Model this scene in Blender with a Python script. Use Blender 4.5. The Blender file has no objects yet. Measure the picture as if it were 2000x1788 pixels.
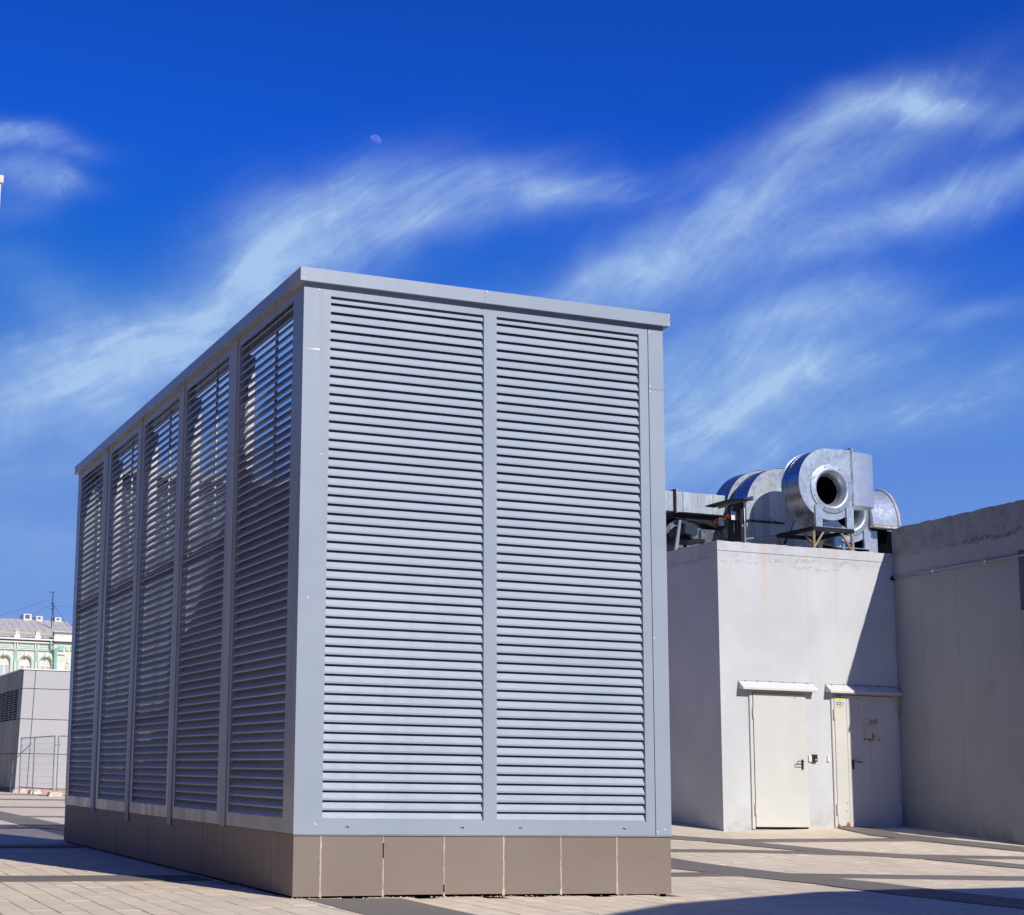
import bpy, math, random
from mathutils import Vector, Matrix
random.seed(7)
C = bpy.context.scene.collection
D = bpy.data
PI = math.pi
rad = math.radians

# ------------------------------------------------------------------ camera
cam_d = D.cameras.new("camera")
cam = D.objects.new("camera", cam_d)
C.objects.link(cam)
bpy.context.scene.camera = cam
F_PX, PITCH, ROLL, CX, CY, YAW = 3093.57, .1631, .0181, 622.3, 1000.47, -.3422
cam_d.sensor_fit = 'HORIZONTAL'
cam_d.sensor_width = 36
cam_d.lens = F_PX / 2000 * 36
cam_d.shift_x = (1000 - CX) / 2000
cam_d.shift_y = (CY - 894) / 2000
cam_d.clip_start = .1
cam_d.clip_end = 9000
fwd = Vector((-math.sin(YAW) * math.cos(PITCH), math.cos(YAW) * math.cos(PITCH), math.sin(PITCH)))
rgt = Vector((math.cos(YAW), math.sin(YAW), 0))
upv = rgt.cross(fwd)
r2 = math.cos(ROLL) * rgt + math.sin(ROLL) * upv
u2 = -math.sin(ROLL) * rgt + math.cos(ROLL) * upv
cam.matrix_world = Matrix(((r2.x, u2.x, -fwd.x, 0), (r2.y, u2.y, -fwd.y, 0), (r2.z, u2.z, -fwd.z, 1.07), (0, 0, 0, 1)))

# ------------------------------------------------------------------ light
SUN_EL = 38.0
SUN_AZ = 165.5            # clockwise from +Y
sdir = Vector((math.sin(rad(SUN_AZ)) * math.cos(rad(SUN_EL)), math.cos(rad(SUN_AZ)) * math.cos(rad(SUN_EL)), math.sin(rad(SUN_EL))))
sun_d = D.lights.new("sun", 'SUN')
sun_d.energy = 5.0
sun_d.angle = rad(.5)
sun_d.color = (1.0, .95, .87)
sun = D.objects.new("sun", sun_d)
sun.rotation_euler = sdir.to_track_quat('Z', 'Y').to_euler()
sun.location = (0, -20, 40)
C.objects.link(sun)

sc = bpy.context.scene
sc.view_settings.view_transform = 'Standard'
sc.view_settings.look = 'None'
sc.view_settings.exposure = 0.0
sc.view_settings.gamma = 1
sc.view_settings.use_curve_mapping = False

W = D.worlds.new("World")
sc.world = W
W.use_nodes = True
wt = W.node_tree
wt.nodes.clear()


class NT:
    """small helper to write node graphs"""
    def __init__(s, tree):
        s.t = tree

    def n(s, typ, **kw):
        nd = s.t.nodes.new(typ)
        for k, v in kw.items():
            setattr(nd, k, v)
        return nd

    def put(s, sock, v):
        if isinstance(v, bpy.types.NodeSocket):
            s.t.links.new(v, sock)
        elif v is not None:
            sock.default_value = v

    def m(s, op, a, b=None, c=None, clamp=False):
        nd = s.n('ShaderNodeMath', operation=op)
        nd.use_clamp = clamp
        s.put(nd.inputs[0], a)
        if b is not None: s.put(nd.inputs[1], b)
        if c is not None: s.put(nd.inputs[2], c)
        return nd.outputs[0]

    def vec(s, x, y, z=0.0):
        nd = s.n('ShaderNodeCombineXYZ')
        s.put(nd.inputs[0], x); s.put(nd.inputs[1], y); s.put(nd.inputs[2], z)
        return nd.outputs[0]

    def mix(s, f, a, b, blend='MIX'):
        nd = s.n('ShaderNodeMix', data_type='RGBA', blend_type=blend)
        s.put(nd.inputs[0], f)
        for sock, v in ((nd.inputs[6], a), (nd.inputs[7], b)):
            s.put(sock, (*v, 1) if isinstance(v, tuple) and len(v) == 3 else v)
        return nd.outputs[2]

    def noise(s, vec, scale, detail=4, rough=.55, dist=0.0):
        nd = s.n('ShaderNodeTexNoise')
        s.put(nd.inputs['Vector'], vec)
        nd.inputs['Scale'].default_value = scale
        nd.inputs['Detail'].default_value = detail
        nd.inputs['Roughness'].default_value = rough
        nd.inputs['Distortion'].default_value = dist
        return nd.outputs['Fac']

    def ramp(s, f, lo, hi, a=0.0, b=1.0):
        nd = s.n('ShaderNodeMapRange', interpolation_type='SMOOTHSTEP')
        s.put(nd.inputs[0], f)
        for i, v in zip((1, 2, 3, 4), (lo, hi, a, b)):
            nd.inputs[i].default_value = v
        return nd.outputs[0]

    def scale(s, vec, xyz):
        nd = s.n('ShaderNodeVectorMath', operation='MULTIPLY')
        s.put(nd.inputs[0], vec); nd.inputs[1].default_value = xyz
        return nd.outputs[0]


# ------------------------------------------------------------------ sky: Nishita, with cirrus fixed in azimuth / elevation
w = NT(wt)
sky = w.n('ShaderNodeTexSky', sky_type='NISHITA')
sky.sun_disc = False
sky.sun_elevation = rad(SUN_EL)
sky.sun_rotation = rad(SUN_AZ)
sky.altitude = 600
sky.air_density = 1.0
sky.dust_density = .25
sky.ozone_density = 3.0
base = sky.outputs[0]
gam = w.n('ShaderNodeGamma'); w.put(gam.inputs[0], base); gam.inputs[1].default_value = 1.5
tint = w.mix(1.0, gam.outputs[0], (.055, .30, .80), 'MULTIPLY')
cap = w.n('ShaderNodeVectorMath', operation='MINIMUM')       # clamps the brighter sky round the sun, lowering the ambient light
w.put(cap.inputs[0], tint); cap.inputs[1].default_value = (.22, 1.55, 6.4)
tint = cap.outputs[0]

tc = w.n('ShaderNodeTexCoord')
sep = w.n('ShaderNodeSeparateXYZ'); w.put(sep.inputs[0], tc.outputs['Generated'])
az = w.m('ARCTAN2', sep.outputs[0], sep.outputs[1])
el = w.m('ARCSINE', sep.outputs[2])
S_ = w.m('MULTIPLY', w.m('SUBTRACT', az, .455), .93)
T_ = w.m('SUBTRACT', el, .30)


def az_el(px, py):
    d = fwd + (px - CX) / F_PX * r2 - (py - CY) / F_PX * u2
    d.normalize()
    return (math.atan2(d.x, d.y) - .455) * .93, math.asin(d.z) - .30


# (azimuth offset, elevation offset, half length, half width, angle, strength) of every cirrus band, in radians
def streak_mask(blobs):
    tot = None
    for (px, py, la, wa, ang, st) in blobs:
        s0, t0 = az_el(px, py)
        ca, sa = math.cos(rad(ang)), math.sin(rad(ang))
        ds = w.m('SUBTRACT', S_, s0); dt = w.m('SUBTRACT', T_, t0)
        a = w.m('MULTIPLY_ADD', ds, ca * F_PX / la, w.m('MULTIPLY', dt, sa * F_PX / la))
        b = w.m('MULTIPLY_ADD', ds, -sa * F_PX / wa, w.m('MULTIPLY', dt, ca * F_PX / wa))
        r = w.m('MULTIPLY_ADD', a, a, w.m('MULTIPLY', b, b))
        e = w.m('MULTIPLY', w.m('EXPONENT', w.m('MULTIPLY', r, -1.0)), st)
        tot = e if tot is None else w.m('ADD', tot, e)
    return tot


def streak_noise(ang, sx, sy, seed, dist, detail=6, rough=.6):
    ca, sa = math.cos(rad(ang)), math.sin(rad(ang))
    a = w.m('MULTIPLY_ADD', S_, ca * sx, w.m('MULTIPLY', T_, sa * sx))
    b = w.m('MULTIPLY_ADD', S_, -sa * sy, w.m('MULTIPLY', T_, ca * sy))
    return w.noise(w.vec(a, b, seed), 1.0, detail, rough, dist)


def wob(seed, sc, amp):
    return w.m('MULTIPLY', w.m('SUBTRACT', w.noise(w.vec(S_, T_, seed), sc, 2, .5), .5), amp)


s1, t1 = wob(1.7, 3.2, .22), wob(9.1, 3.2, .20)
s2, t2 = wob(4.4, 14, .028), wob(6.3, 14, .028)
S0_, T0_ = S_, T_
S_ = w.m('ADD', S0_, w.m('MULTIPLY_ADD', s1, .25, s2))
T_ = w.m('ADD', T0_, w.m('MULTIPLY_ADD', t1, .25, t2))
gA = streak_mask([
    (540, 480, 120, 95, 30, .62), (700, 400, 190, 70, 18, .85), (930, 345, 170, 38, 8, .55), (900, 430, 300, 42, 10, .7),
    (1060, 372, 110, 34, -8, .6), (640, 530, 220, 80, 20, .35),
    (60, 800, 230, 70, 22, .75), (300, 690, 260, 95, 28, .72), (450, 600, 190, 80, 35, .5),
    (20, 270, 110, 26, -2, .5), (40, 340, 100, 26, -5, .55), (30, 400, 90, 40, 20, .25), (110, 590, 150, 60, -30, .3), (230, 740, 260, 120, 25, .25),
    (70, 960, 240, 50, 10, .2), (60, 1090, 240, 60, 0, .18)])
gB = streak_mask([
    (1790, 205, 110, 26, -8, .75), (1620, 235, 170, 34, 18, .65), (1560, 285, 130, 30, 38, .5), (1980, 215, 70, 22, 35, .35),
    (1500, 400, 420, 62, 22, .6), (1800, 390, 280, 42, 12, .75), (1350, 470, 280, 60, 22, .62), (1180, 540, 190, 50, 20, .4),
    (1600, 480, 420, 46, 14, .4),
    (1440, 650, 220, 56, 16, .62), (1620, 590, 130, 34, 5, .45), (1640, 700, 200, 50, 12, .42), (1400, 800, 260, 70, 25, .45),
    (1880, 600, 90, 20, -5, .35), (1560, 860, 300, 60, 15, .3), (1850, 780, 260, 80, 10, .24), (1450, 720, 240, 110, 20, .22)])
S_ = w.m('ADD', S0_, w.m('ADD', s1, w.m('MULTIPLY', s2, .5)))
T_ = w.m('ADD', T0_, w.m('ADD', t1, w.m('MULTIPLY', t2, .5)))
nA = streak_noise(24, 8, 30, 3.0, .3)
nB = streak_noise(38, 12, 80, 8.0, .45, 6, .7)
nC = streak_noise(12, 4, 11, 5.0, .5, 5)
nD = w.noise(w.vec(S0_, T0_, 2.2), 22, 7, .68, .6)
tex = w.m('MULTIPLY_ADD', nA, .6, w.m('MULTIPLY_ADD', nB, .34, w.m('MULTIPLY_ADD', nC, .6, w.m('MULTIPLY', nD, .5))))
tex = w.ramp(tex, .74, 1.42, 0.0, 1.0)
env = w.m('ADD', gA, gB)
dens = w.m('MULTIPLY', env, w.m('MULTIPLY_ADD', tex, .95, .38))
fray = w.m('MULTIPLY', w.m('MULTIPLY', w.ramp(env, .03, .35), w.ramp(tex, .45, .9)), .22)      # loose fibres at the borders
dens = w.m('ADD', dens, fray)
wide = w.ramp(nC, .58, .86, 0.0, .12)
side = w.ramp(w.m('ABSOLUTE', w.m('SUBTRACT', az, .455)), .33, .6, .15, 1.0)
dens = w.m('ADD', dens, w.m('MULTIPLY', w.m('MULTIPLY', wide, tex), side))
low = w.ramp(el, .0, .36, .60, 0.0)
dens = w.m('MULTIPLY', w.m('ADD', dens, low), w.ramp(el, -.02, .02))
dens = w.m('MINIMUM', w.m('MULTIPLY', dens, .72), .84)
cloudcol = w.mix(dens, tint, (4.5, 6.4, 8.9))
bg = w.n('ShaderNodeBackground')
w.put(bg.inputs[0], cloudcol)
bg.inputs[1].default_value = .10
wo = w.n('ShaderNodeOutputWorld')
wt.links.new(bg.outputs[0], wo.inputs[0])


# ------------------------------------------------------------------ materials
def newmat(name):
    m = D.materials.new(name)
    m.use_nodes = True
    nt = NT(m.node_tree)
    b = m.node_tree.nodes['Principled BSDF']
    return m, nt, b


def pos(nt):
    return nt.n('ShaderNodeNewGeometry').outputs['Position']


def bump(nt, b, h, dist=.002, strength=.5):
    bn = nt.n('ShaderNodeBump')
    bn.inputs['Strength'].default_value = strength
    bn.inputs['Distance'].default_value = dist
    nt.put(bn.inputs['Height'], h)
    nt.put(b.inputs['Normal'], bn.outputs[0])


def plain(name, col, rough=.6, metal=0.0, var=.12, sc_=6.0, stretch=(1, 1, 1), bmp=0.0, bscale=60, coat=0.0):
    m, nt, b = newmat(name)
    p = nt.scale(pos(nt), stretch)
    f = nt.noise(p, sc_, 5)
    f2 = nt.noise(p, sc_ * 9, 3)
    f = nt.m('MULTIPLY_ADD', f2, .35, nt.m('MULTIPLY', f, .65))
    lo = tuple(c * (1 - var) for c in col); hi = tuple(min(1, c * (1 + var)) for c in col)
    nt.put(b.inputs['Base Color'], nt.mix(nt.ramp(f, .32, .68), lo, hi))
    b.inputs['Roughness'].default_value = rough
    b.inputs['Metallic'].default_value = metal
    if coat:
        b.inputs['Coat Weight'].default_value = coat
        b.inputs['Coat Roughness'].default_value = .25
    if bmp:
        bump(nt, b, nt.noise(p, bscale, 3), bmp)
    return m


M = {}


def louvre_mat():
    m, nt, b = newmat('louvre_paint')
    p = pos(nt)
    f = nt.noise(p, 1.1, 4)
    streak = nt.noise(nt.scale(p, (9, 9, .55)), 1.0, 4, .6)
    col = nt.mix(nt.ramp(f, .35, .65), (.282, .330, .396), (.306, .354, .418))
    col = nt.mix(nt.m('MULTIPLY', nt.ramp(streak, .52, .72), .12), col, (.25, .26, .27))
    rnd = nt.n('ShaderNodeObjectInfo').outputs['Random']
    col = nt.mix(1.0, col, nt.mix(rnd, (.95, .95, .96), (1.04, 1.035, 1.03)), 'MULTIPLY')
    nt.put(b.inputs['Base Color'], col)
    b.inputs['Metallic'].default_value = .05
    b.inputs['Specular IOR Level'].default_value = .35
    nt.put(b.inputs['Roughness'], nt.ramp(streak, .3, .7, .48, .58))
    wob = nt.noise(nt.scale(p, (1.0, 1.3, .9)), 1.6, 2)
    fine = nt.noise(p, 900, 2)
    bump(nt, b, nt.m('MULTIPLY_ADD', wob, 1.0, nt.m('MULTIPLY', fine, .006)), .012, .5)
    return m


M['paint'] = louvre_mat()


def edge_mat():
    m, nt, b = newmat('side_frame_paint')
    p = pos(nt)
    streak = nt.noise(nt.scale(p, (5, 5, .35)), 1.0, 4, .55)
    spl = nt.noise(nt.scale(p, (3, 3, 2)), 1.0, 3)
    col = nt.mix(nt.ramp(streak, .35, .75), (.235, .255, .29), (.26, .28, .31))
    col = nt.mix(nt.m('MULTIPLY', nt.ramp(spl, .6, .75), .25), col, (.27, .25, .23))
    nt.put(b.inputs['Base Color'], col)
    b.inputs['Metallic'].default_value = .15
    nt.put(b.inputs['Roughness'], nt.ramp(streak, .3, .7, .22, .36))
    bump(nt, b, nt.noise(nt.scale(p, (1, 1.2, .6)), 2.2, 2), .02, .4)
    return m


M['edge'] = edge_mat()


def tile_mat():
    m, nt, b = newmat('taupe_tile')
    p = pos(nt)
    f = nt.noise(p, 260, 3, .7); g = nt.noise(p, 1.6, 4)
    drip = nt.noise(nt.scale(p, (11, 11, .5)), 1.0, 5, .65)
    col = nt.mix(nt.ramp(f, .35, .68), (.168, .133, .108), (.252, .206, .172))
    col = nt.mix(nt.m('MULTIPLY', nt.ramp(g, .4, .7), .3), col, (.235, .20, .17))
    sp = nt.n('ShaderNodeSeparateXYZ'); nt.put(sp.inputs[0], p)
    onside = nt.ramp(sp.outputs[1], 13.2, 13.3)
    col = nt.mix(nt.m('MULTIPLY', nt.m('MULTIPLY', nt.ramp(drip, .5, .68), .55), onside), col, (.11, .10, .095))
    lowd = nt.m('MULTIPLY', nt.ramp(sp.outputs[2], .14, .0), nt.ramp(nt.noise(p, 7, 4), .45, .7))
    col = nt.mix(nt.m('MULTIPLY', lowd, .45), col, (.17, .14, .11))
    rnd = nt.n('ShaderNodeObjectInfo').outputs['Random']
    col = nt.mix(1.0, col, nt.mix(rnd, (.93, .93, .94), (1.05, 1.04, 1.03)), 'MULTIPLY')
    nt.put(b.inputs['Base Color'], col)
    b.inputs['Roughness'].default_value = .55
    bump(nt, b, f, .0012, .4)
    return m


M['tile'] = tile_mat()
M['grout'] = plain('pale_grout', (.45, .385, .31), .9, var=.25, sc_=20, bmp=.004, bscale=80)
M['void'] = plain('dark_recess', (.004, .004, .005), 1.0)  # near black, the shade of gaps and hollows put into the colour
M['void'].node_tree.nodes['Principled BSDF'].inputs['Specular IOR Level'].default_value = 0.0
M['inner'] = plain('interior_steel', (.45, .45, .44), .5, .2, var=.2, sc_=3)
M['dark_steel'] = plain('dark_steel', (.018, .020, .025), .5, .1, var=.3)
M['dark_steel'].node_tree.nodes['Principled BSDF'].inputs['Specular IOR Level'].default_value = .15
M['orange'] = plain('primer_orange_steel', (.28, .19, .11), .7, var=.35, sc_=14)


def paver_mat(name, c1, c2, dirt):
    m, nt, b = newmat(name)
    p = pos(nt)
    isl = nt.n('ShaderNodeNewGeometry').outputs['Random Per Island']
    rnd = nt.m('FRACT', nt.m('ADD', isl, nt.n('ShaderNodeObjectInfo').outputs['Random']))
    col = nt.mix(rnd, c1, c2)
    g = nt.noise(p, .7, 5, .6); f = nt.noise(p, 120, 3, .7); s = nt.noise(nt.scale(p, (1, 1, 1)), 6, 5, .7)
    col = nt.mix(nt.m('MULTIPLY', nt.ramp(g, .42, .72), .35), col, dirt)
    col = nt.mix(nt.m('MULTIPLY', nt.ramp(s, .55, .75), .3), col, dirt)
    col = nt.mix(nt.m('MULTIPLY', nt.ramp(f, .5, .75), .22), col, tuple(x * .6 for x in dirt))
    spot = nt.noise(p, 23, 2, .5)
    col = nt.mix(nt.m('MULTIPLY', nt.ramp(spot, .76, .80), .5), col, (.08, .07, .06))
    nt.put(b.inputs['Base Color'], col)
    b.inputs['Roughness'].default_value = .85
    bump(nt, b, f, .002, .5)
    return m


M['paver'] = paver_mat('beige_paver', (.61, .515, .385), (.675, .57, .43), (.46, .37, .265))
M['band'] = paver_mat('grey_paver', (.155, .138, .12), (.19, .168, .145), (.11, .098, .085))
M['joint'] = plain('paving_bed', (.27, .22, .18), .95, var=.3, sc_=15)


def far_paving():
    m, nt, b = newmat('far_paving')
    p = pos(nt)
    br = nt.n('ShaderNodeTexBrick')
    rot = nt.n('ShaderNodeMapping'); nt.put(rot.inputs[0], p)
    rot.inputs['Rotation'].default_value = (0, 0, rad(90))
    nt.put(br.inputs['Vector'], rot.outputs[0])
    br.inputs['Color1'].default_value = (.60, .505, .375, 1)
    br.inputs['Color2'].default_value = (.67, .57, .43, 1)
    br.inputs['Mortar'].default_value = (.36, .30, .25, 1)
    br.inputs['Scale'].default_value = 1
    br.inputs['Mortar Size'].default_value = .006
    br.inputs['Brick Width'].default_value = .66
    br.inputs['Row Height'].default_value = .22
    g = nt.noise(p, .35, 5, .6)
    col = nt.mix(nt.m('MULTIPLY', nt.ramp(g, .42, .72), .4), br.outputs[0], (.50, .41, .33))
    nt.put(b.inputs['Base Color'], col)
    b.inputs['Roughness'].default_value = .88
    return m


M['far_paving'] = far_paving()


def render_wall(name, col, top_z, x_streak, dirty=.5, band=.16):
    """painted rough concrete; peeling and dark speckle below the coping, soft drips, dirt at the foot"""
    m, nt, b = newmat(name)
    p = pos(nt)
    sp = nt.n('ShaderNodeSeparateXYZ'); nt.put(sp.inputs[0], p)
    z = sp.outputs[2]
    g = nt.noise(p, .9, 5, .6); f = nt.noise(p, 30, 5, .7); q = nt.noise(p, 5, 6, .75)
    c = nt.mix(nt.ramp(g, .35, .7), tuple(v * .93 for v in col), tuple(min(1, v * 1.05) for v in col))
    # ragged edge of the peeled band
    ed = nt.m('MULTIPLY_ADD', nt.noise(nt.scale(p, (2.2, 2.2, 2.2)), 1.0, 5, .75), .42, nt.m('SUBTRACT', z, top_z - band * 1.0))
    inband = nt.ramp(ed, .10, .14)
    edge = nt.m('MULTIPLY', nt.m('MULTIPLY', nt.ramp(ed, .06, .125), nt.ramp(ed, .17, .13)), nt.ramp(nt.noise(p, 1.3, 3), .40, .62, .15, 1.0))
    c = nt.mix(nt.m('MULTIPLY', inband, nt.m('MULTIPLY', nt.ramp(q, .35, .7), dirty)), c, tuple(v * .62 for v in col))
    c = nt.mix(nt.m('MULTIPLY', nt.m('MULTIPLY', edge, nt.ramp(f, .42, .56)), min(1.0, dirty * 1.3)), c, tuple(v * .22 for v in col))
    spk = nt.m('MULTIPLY', nt.ramp(nt.noise(p, 17, 5, .8), .56, .66), nt.ramp(z, top_z - band * 1.6, top_z))
    c = nt.mix(nt.m('MULTIPLY', spk, dirty * .7), c, tuple(v * .25 for v in col))
    drip = nt.noise(nt.scale(p, (16, 16, .5)), 1.0, 4, .6)
    topf = nt.ramp(z, top_z - 1.3, top_z - .25)
    c = nt.mix(nt.m('MULTIPLY', nt.m('MULTIPLY', nt.ramp(drip, .62, .78), topf), dirty), c, tuple(v * .5 for v in col))
    wd = nt.noise(nt.scale(p, (3, 3, .25)), 1.0, 4, .6)
    c = nt.mix(nt.m('MULTIPLY', nt.ramp(wd, .5, .75), .18), c, tuple(v * .72 for v in col))
    for xs, wdt in x_streak:
        dx = nt.m('ABSOLUTE', nt.m('SUBTRACT', nt.m('ADD', sp.outputs[0], nt.m('MULTIPLY', nt.noise(p, 3, 3), .06)), xs + .03))
        c = nt.mix(nt.m('MULTIPLY', nt.m('MULTIPLY', nt.ramp(dx, wdt, 0.0), nt.ramp(z, top_z - 2.2, top_z)), .45), c, (.55, .42, .33))
    foot = nt.m('MULTIPLY', nt.ramp(z, .75, .35), nt.ramp(q, .4, .65))
    c = nt.mix(nt.m('MULTIPLY', foot, .5), c, tuple(v * .55 for v in col))
    pit = nt.noise(p, 11, 2, .5)
    c = nt.mix(nt.m('MULTIPLY', nt.ramp(pit, .755, .79), .5), c, tuple(v * .35 for v in col))
    nt.put(b.inputs['Base Color'], c)
    b.inputs['Roughness'].default_value = .9
    bump(nt, b, nt.m('MULTIPLY_ADD', f, .3, nt.m('ADD', q, nt.m('MULTIPLY', inband, -.5))), .008, .5)
    return m


M['white_wall'] = render_wall('white_painted_concrete', (.53, .54, .545), 4.77, [(14.95, .10), (16.3, .05), (15.75, .03)], .34)
M['grey_wall'] = render_wall('grey_beige_concrete', (.30, .31, .315), 5.18, [], 1.0, .38)


def galv_mat(name, base, rough, metal=.85):
    m, nt, b = newmat(name)
    p = pos(nt)
    v = nt.n('ShaderNodeTexVoronoi'); nt.put(v.inputs['Vector'], p); v.inputs['Scale'].default_value = 22
    sp = nt.n('ShaderNodeSeparateColor'); nt.put(sp.inputs[0], v.outputs['Color'])
    g = nt.noise(p, 2.2, 4)
    f = nt.m('MULTIPLY_ADD', sp.outputs[0], .3, nt.m('MULTIPLY', g, .7))
    nt.put(b.inputs['Base Color'], nt.mix(nt.ramp(f, .25, .75), tuple(c * .93 for c in base), tuple(min(1, c * 1.04) for c in base)))
    b.inputs['Metallic'].default_value = metal
    nt.put(b.inputs['Roughness'], nt.ramp(f, .2, .8, rough - .05, rough + .06))
    bump(nt, b, nt.noise(p, 3.5, 3), .004, .25)
    return m


M['galv'] = galv_mat('galvanised_sheet', (.52, .58, .62), .38, .75)
M['galv2'] = galv_mat('galvanised_duct', (.40, .44, .475), .45, .55)
M['galv_rim'] = galv_mat('galvanised_rolled_sheet', (.36, .39, .43), .3, .9)
M['galv_bright'] = galv_mat('galvanised_bright_sheet', (.60, .63, .66), .30, .65)
M['door'] = plain('cream_door_paint', (.56, .565, .53), .45, var=.03, sc_=3)


def rusty_door():
    m, nt, b = newmat('rust_stained_door_paint')
    p = pos(nt)
    sp = nt.n('ShaderNodeSeparateXYZ'); nt.put(sp.inputs[0], p)
    x, z = sp.outputs[0], sp.outputs[2]
    q = nt.noise(p, 14, 6, .75)
    c = nt.mix(nt.ramp(nt.noise(p, 2, 4), .3, .7), (.57, .56, .51), (.62, .605, .55))
    rust = (.30, .10, .03)

    def blob(cx, cz, rx, rz, st, lo=.38, hi=.6):
        a = nt.m('DIVIDE', nt.m('SUBTRACT', x, cx), rx); bb = nt.m('DIVIDE', nt.m('SUBTRACT', z, cz), rz)
        r = nt.m('SQRT', nt.m('MULTIPLY_ADD', a, a, nt.m('MULTIPLY', bb, bb)))
        return nt.m('MULTIPLY', nt.m('MULTIPLY', nt.ramp(r, 1.0, .45), nt.ramp(q, lo, hi)), st)
    for args in [(16.36, .39, .05, .09, 1.0, .2, .4), (16.19, .385, .035, .06, .9, .25, .45), (16.28, .375, .09, .035, .9, .3, .5),
                 (16.895, 1.80, .035, .07, .9, .2, .4), (16.84, 1.745, .09, .025, .9, .3, .5), (16.73, 1.75, .035, .03, .9, .3, .5), (17.01, 1.745, .03, .03, .8, .3, .5),
                 (16.725, 1.90, .012, .10, .6, .3, .55), (16.63, 2.2, .02, .2, .35, .4, .6), (16.84, 1.35, .03, .5, .22, .4, .6), (16.34, .62, .015, .02, .8, .2, .4), (16.36, .75, .02, .02, .6, .2, .4)]:
        c = nt.mix(blob(*args), c, rust)
    # ghost of a removed round label: a thin rusty outline
    dx = nt.m('SUBTRACT', x, 16.86); dz = nt.m('SUBTRACT', z, 1.84)
    r = nt.m('SQRT', nt.m('MULTIPLY_ADD', dx, dx, nt.m('MULTIPLY', dz, dz)))
    ring = nt.m('MULTIPLY', nt.m('MULTIPLY', nt.ramp(r, .12, .128), nt.ramp(r, .145, .135)), nt.ramp(q, .42, .62))
    c = nt.mix(nt.m('MULTIPLY', ring, .6), c, (.40, .22, .12))
    nt.put(b.inputs['Base Color'], c)
    b.inputs['Roughness'].default_value = .45
    return m


M['rust_door'] = rusty_door()
M['black'] = plain('black_plastic', (.018, .018, .02), .4)
M['white_pl'] = plain('cream_plastic', (.72, .70, .62), .5, var=.04)
M['hose'] = plain('white_flexible_hose', (.66, .55, .46), .5, var=.08)
M['white_metal'] = plain('white_sheet_metal', (.60, .59, .56), .45, var=.04)
M['red'] = plain('red_knob', (.62, .02, .012), .35, var=.05)
M['yellow'] = plain('yellow_disc', (.85, .50, .02), .4, var=.05)
M['st_yellow'] = plain('sticker_yellow', (.80, .66, .12), .5, var=.04)
M['st_blue'] = plain('sticker_blue', (.03, .16, .50), .5, var=.04)
M['st_white'] = plain('sticker_white', (.78, .80, .82), .5, var=.03)
M['sign_grey'] = plain('faded_sign_print', (.20, .17, .14), .7, var=.2)
M['green_motor'] = plain('dark_teal_motor_paint', (.007, .028, .038), .4, var=.15)
M['clad'] = plain('light_grey_cladding', (.40, .395, .40), .5, var=.03, sc_=.6)
M['clad_dark'] = plain('weathered_cladding', (.22, .225, .185), .6, var=.3, sc_=1.0, stretch=(2, 1.2, .3))
M['brick_pink'] = plain('pink_plinth', (.50, .30, .23), .9, var=.25, sc_=4)
M['concrete'] = plain('concrete_block', (.50, .46, .38), .9, var=.3, sc_=8)
M['fence'] = plain('galvanised_fence_tube', (.22, .25, .30), .5, .3, var=.1)
M['mint'] = plain('mint_plaster', (.42, .57, .47), .85, var=.14, sc_=.8)
M['mint_dark'] = plain('strong_mint_plaster', (.25, .46, .39), .85, var=.12, sc_=.8)
M['stucco'] = plain('cream_stucco', (.58, .585, .48), .85, var=.08, sc_=1.2)
M['stucco_w'] = plain('white_stucco', (.68, .66, .62), .85, var=.05, sc_=1.2)
M['roof'] = plain('grey_tin_roof', (.50, .46, .43), .6, .1, var=.1, sc_=.8)
M['rail_grey'] = plain('roof_rail_grey', (.34, .29, .28), .7, var=.2, sc_=4)
M['gutter'] = plain('dark_gap_shade', (.10, .10, .12), .6)  # dark fill of cornice gaps and hatch openings, shade put into the colour
M['glass'] = plain('window_glass', (.42, .47, .50), .15, var=.1, sc_=1)
M['tower'] = plain('pale_tower_concrete', (.62, .56, .52), .85, var=.08, sc_=.4)
M['weed'] = plain('weed_green', (.04, .06, .02), .8, var=.4, sc_=30)


# ------------------------------------------------------------------ mesh helpers
def obj(name, me, mat=None, parent=None):
    o = D.objects.new(name, me)
    C.objects.link(o)
    if mat and me is not None and not me.materials:
        me.materials.append(mat)
    if parent: o.parent = parent
    return o


def tag(o, label=None, cat=None, group=None, kind=None):
    if label: o['label'] = label
    if cat: o['category'] = cat
    if group: o['group'] = group
    if kind: o['kind'] = kind
    return o


def thing(name, label, cat, loc=(0, 0, 0), group=None):
    o = D.objects.new(name, None)
    o.empty_display_size = .2
    o.location = loc
    C.objects.link(o)
    return tag(o, label, cat, group)


def root_loc(p):
    v = Vector((0, 0, 0))
    while p is not None:
        v += p.location
        p = p.parent
    return v


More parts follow.
